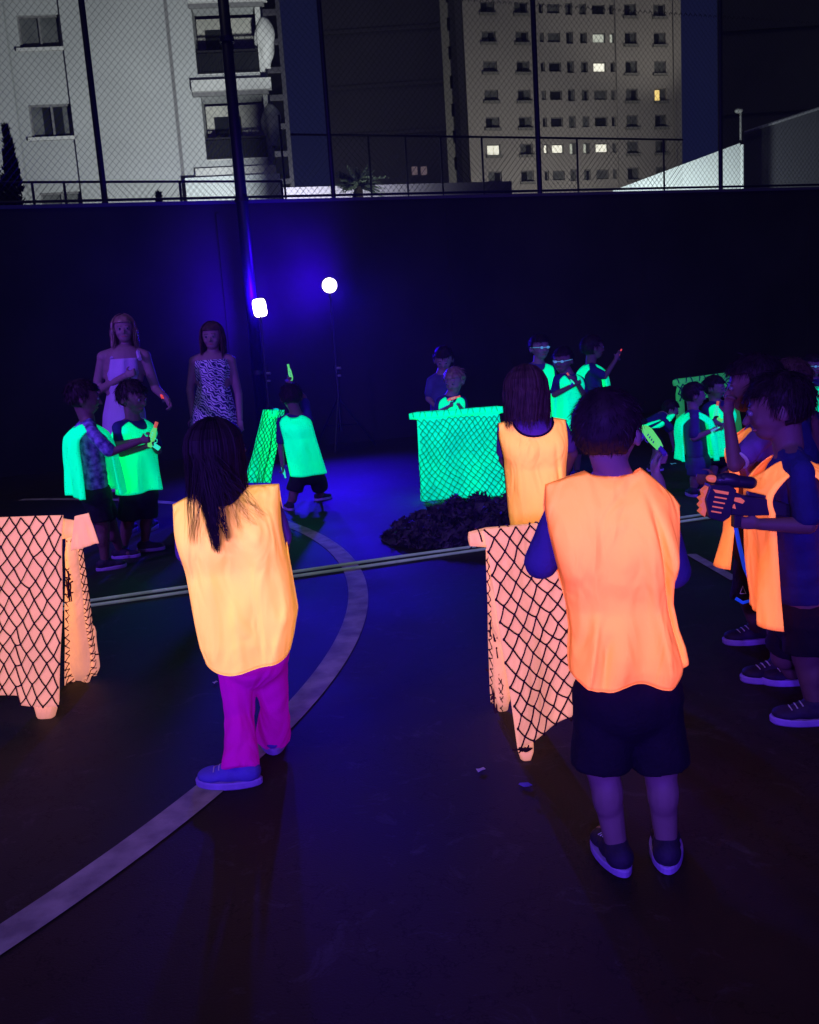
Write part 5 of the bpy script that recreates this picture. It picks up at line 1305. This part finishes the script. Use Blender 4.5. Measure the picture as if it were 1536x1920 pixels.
# near right
Y = 2.84
barricade('peach glowing barricade under black netting, beside the nearest boy', 'peach_cloth', 'net_cord',
    (at(888, 1010, Y + .0), at(1235, 975, Y + .12)),
    [at(905, 992, Y - .045), at(1225, 965, Y + .07), Z(at(1235, 1330, Y + .02)), Z(at(974, 1418, Y - .09))],
    [at(912, 1030, Y + .03), at(1000, 1020, Y + .06), Z(at(985, 1330, Y + .42)), Z(at(924, 1338, Y + .38))],
    [(at(987, 1330, Y - .05), Z(at(987, 1428, Y - .05)), .020, .024), (at(930, 1060, Y + .06), Z(at(942, 1330, Y + .38)), .018, .032), (at(1215, 1060, Y + .1), Z(at(1222, 1385, Y + .0)), .03, .024)],
    wob=.013, cell=.050, r=.0028, seed=7, hem=lambda u: -.02 - .20 * u, rb=.031, aspect=1.55, warp=lambda u, v: (u + .015 * v * (1 - u), v),
    ends=[(at(984, 1405, Y - .09), (.018, .008, .006), 9), (at(928, 1290, Y + .36), (.012, .02, .06), 12), (at(926, 1150, Y + .2), (.008, .03, .08), 10)])
# big glowing one in the middle distance
Y = 8.0
barricade('big glowing green barricade wrapped in fine netting in the middle of the court', 'teal_cloth', 'net_cord_green',
    (at(770, 781, Y), at(944, 768, Y)),
    [at(782, 786, Y - .05), at(936, 775, Y - .05), Z(at(955, 938, Y - .12)), Z(at(790, 950, Y - .12))],
    [at(785, 788, Y + .05), at(936, 776, Y + .05), Z(at(944, 925, Y + .4)), Z(at(800, 935, Y + .4))],
    [(at(800, 790, Y), Z(at(798, 945, Y - .08)), .03, .03), (at(932, 790, Y), Z(at(945, 935, Y - .08)), .03, .03)],
    wob=.022, cell=.052, r=.0030, seed=11, rb=.034, aspect=1.25, warp=lambda u, v: (u + .035 * math.sin(6 * v + 3 * u), v + .02 * math.sin(9 * u)), netback=False)
# edge-on one at left
Y = 8.2
barricade('narrow glowing green barricade seen end on, left of the leaning boy', 'teal_cloth', 'net_cord_green',
    (at(512, 775, Y), at(518, 772, Y + .8)),
    [at(494, 768, Y), at(534, 769, Y + .25), Z(at(505, 905, Y + .0)), Z(at(462, 905, Y - .25))],
    None,
    [(at(505, 790, Y + .1), Z(at(478, 900, Y - .1)), .03, .03), (at(528, 790, Y + .3), Z(at(575, 900, Y + .5)), .025, .025)],
    wob=.010, cell=.045, r=.0032, seed=15, rb=.035)
# far right one, dim
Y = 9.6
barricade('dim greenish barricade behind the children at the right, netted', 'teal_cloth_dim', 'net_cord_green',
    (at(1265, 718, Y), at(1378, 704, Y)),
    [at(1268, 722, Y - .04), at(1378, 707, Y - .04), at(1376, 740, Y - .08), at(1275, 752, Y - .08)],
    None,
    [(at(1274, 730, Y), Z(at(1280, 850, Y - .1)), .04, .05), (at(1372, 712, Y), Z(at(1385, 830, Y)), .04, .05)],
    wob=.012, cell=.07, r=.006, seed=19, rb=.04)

# ------------------------------------------------------------ heap of crumpled camouflage netting
c0 = gnd(840, 1030); hp_ = empty('camouflage_heap', (c0.x, c0.y + .25, 0), 'low dark heap of crumpled camouflage netting on the court before the big glowing barricade', 'netting heap')
g = random.Random(12); cx, cy = c0.x + .20, c0.y + .42
def hgt(x, y):
    u = (x - cx) / .62; v = (y - cy) / .42; r2 = u * u + v * v
    if r2 >= 1: return 0
    return (.19 + .05 * u) * (1 - r2) ** .5 * (1 + .75 * noise.noise(Vector((x * 5, y * 5, 3))) + .35 * noise.noise(Vector((x * 13, y * 13, 1)))) 
vs = []; fs = []; n = 60
for i in range(n + 1):
    for j in range(n + 1):
        x = cx - .8 + 1.6 * i / n; y = cy - .44 + .88 * j / n; vs.append((x, y, hgt(x, y) * .9 + .001))
for i in range(n):
    for j in range(n):
        ii = (i * (n + 1) + j, (i + 1) * (n + 1) + j, (i + 1) * (n + 1) + j + 1, i * (n + 1) + j + 1)
        if max(vs[t][2] for t in ii) > .003: fs.append(ii)
MB().add(vs, fs).build('mound', MAT['mound'], hp_, smooth=True)
mb = MB()
for i in range(5200):
    a = g.random() * 6.283; r = g.random() ** .5; x = cx + .64 * r * math.cos(a); y = cy + .44 * r * math.sin(a); z = hgt(x, y)
    p = Vector((x, y, z + g.uniform(-.01, .035))); d = Vector((g.gauss(0, 1), g.gauss(0, 1), g.gauss(0, .8))).normalized(); s2 = d.orthogonal().normalized(); L_ = .018 + .085 * g.random() ** 2.5; w_ = L_ * g.uniform(.15, .5)
    mb.add([p - d * L_ / 2, p + s2 * w_, p + d * L_ / 2 + Vector((0, 0, .01)), p - s2 * w_ * .6], [(0, 1, 2, 3)])
mb.build('leaf_scraps', MAT['leaf_scrap'], hp_)
mb = MB()
for i in range(26):
    a = g.random() * 6.283; x = cx + .6 * g.random() * math.cos(a); y = cy + .3 * g.random() * math.sin(a); P = []
    for k in range(8): x += g.gauss(.0, .035); y += g.gauss(0, .03); P.append((x, y, hgt(x, y) + .02 + .012 * math.sin(k * 2)))
    mb.tube(P, .003, 4)
mb.tube([at(828, 966, c0.y + .25), at(836, 985, c0.y + .18), at(843, 1010, c0.y + .1)], .006, 5)
mb.build('cords', MAT['metal_dark'], hp_)

# ------------------------------------------------------------ litter on the court
for (px, py, w, ang, mt, lab) in ((902, 1447, .015, .5, 'paper', 'small white paper scrap on the court left of the barricade foot'), (985, 1476, .020, 2.6, 'shoe_blue', 'small violet scrap on the court below the barricade foot'), (404, 1282, .012, 1, 'paper', 'tiny white speck on the court left of the girl in magenta trousers'), (1263, 871, .030, .3, 'glow_white_teal', 'small glowing tag on the court behind the nearest boy')):
    p = gnd(px, py); R = Matrix.Rotation(ang, 3, 'Z'); mb = MB()
    pts = [(-1, -.5, 0), (-.2, -.6, .25), (1, -.3, .05), (.9, .4, .2), (0, .55, .05), (-.9, .5, .3)]
    mb.add([p + R @ Vector((x * w, y * w, .006 + z * w)) for x, y, z in pts], [(0, 1, 4, 5), (1, 2, 3, 4)])
    tag(mb.build('litter_scrap', MAT[mt], solid=.0015), lab, 'litter', 'litter scraps on the court')

# ------------------------------------------------------------ thin volume added to imitate camera bloom round the lamps
hz = MB().box((0, 56, 30), (146, 146, 62)).build('bloom_haze', pm('bloom_haze', (0, 0, 0)))
tag(hz, kind='stuff'); hn = MAT['bloom_haze'].node_tree; hn.nodes.clear()
ho = hn.nodes.new('ShaderNodeOutputMaterial'); hv = hn.nodes.new('ShaderNodeVolumePrincipled')
hv.inputs['Color'].default_value = (.85, .85, .9, 1); hv.inputs['Density'].default_value = .0018; hv.inputs['Anisotropy'].default_value = .6
hn.links.new(hv.outputs[0], ho.inputs['Volume'])
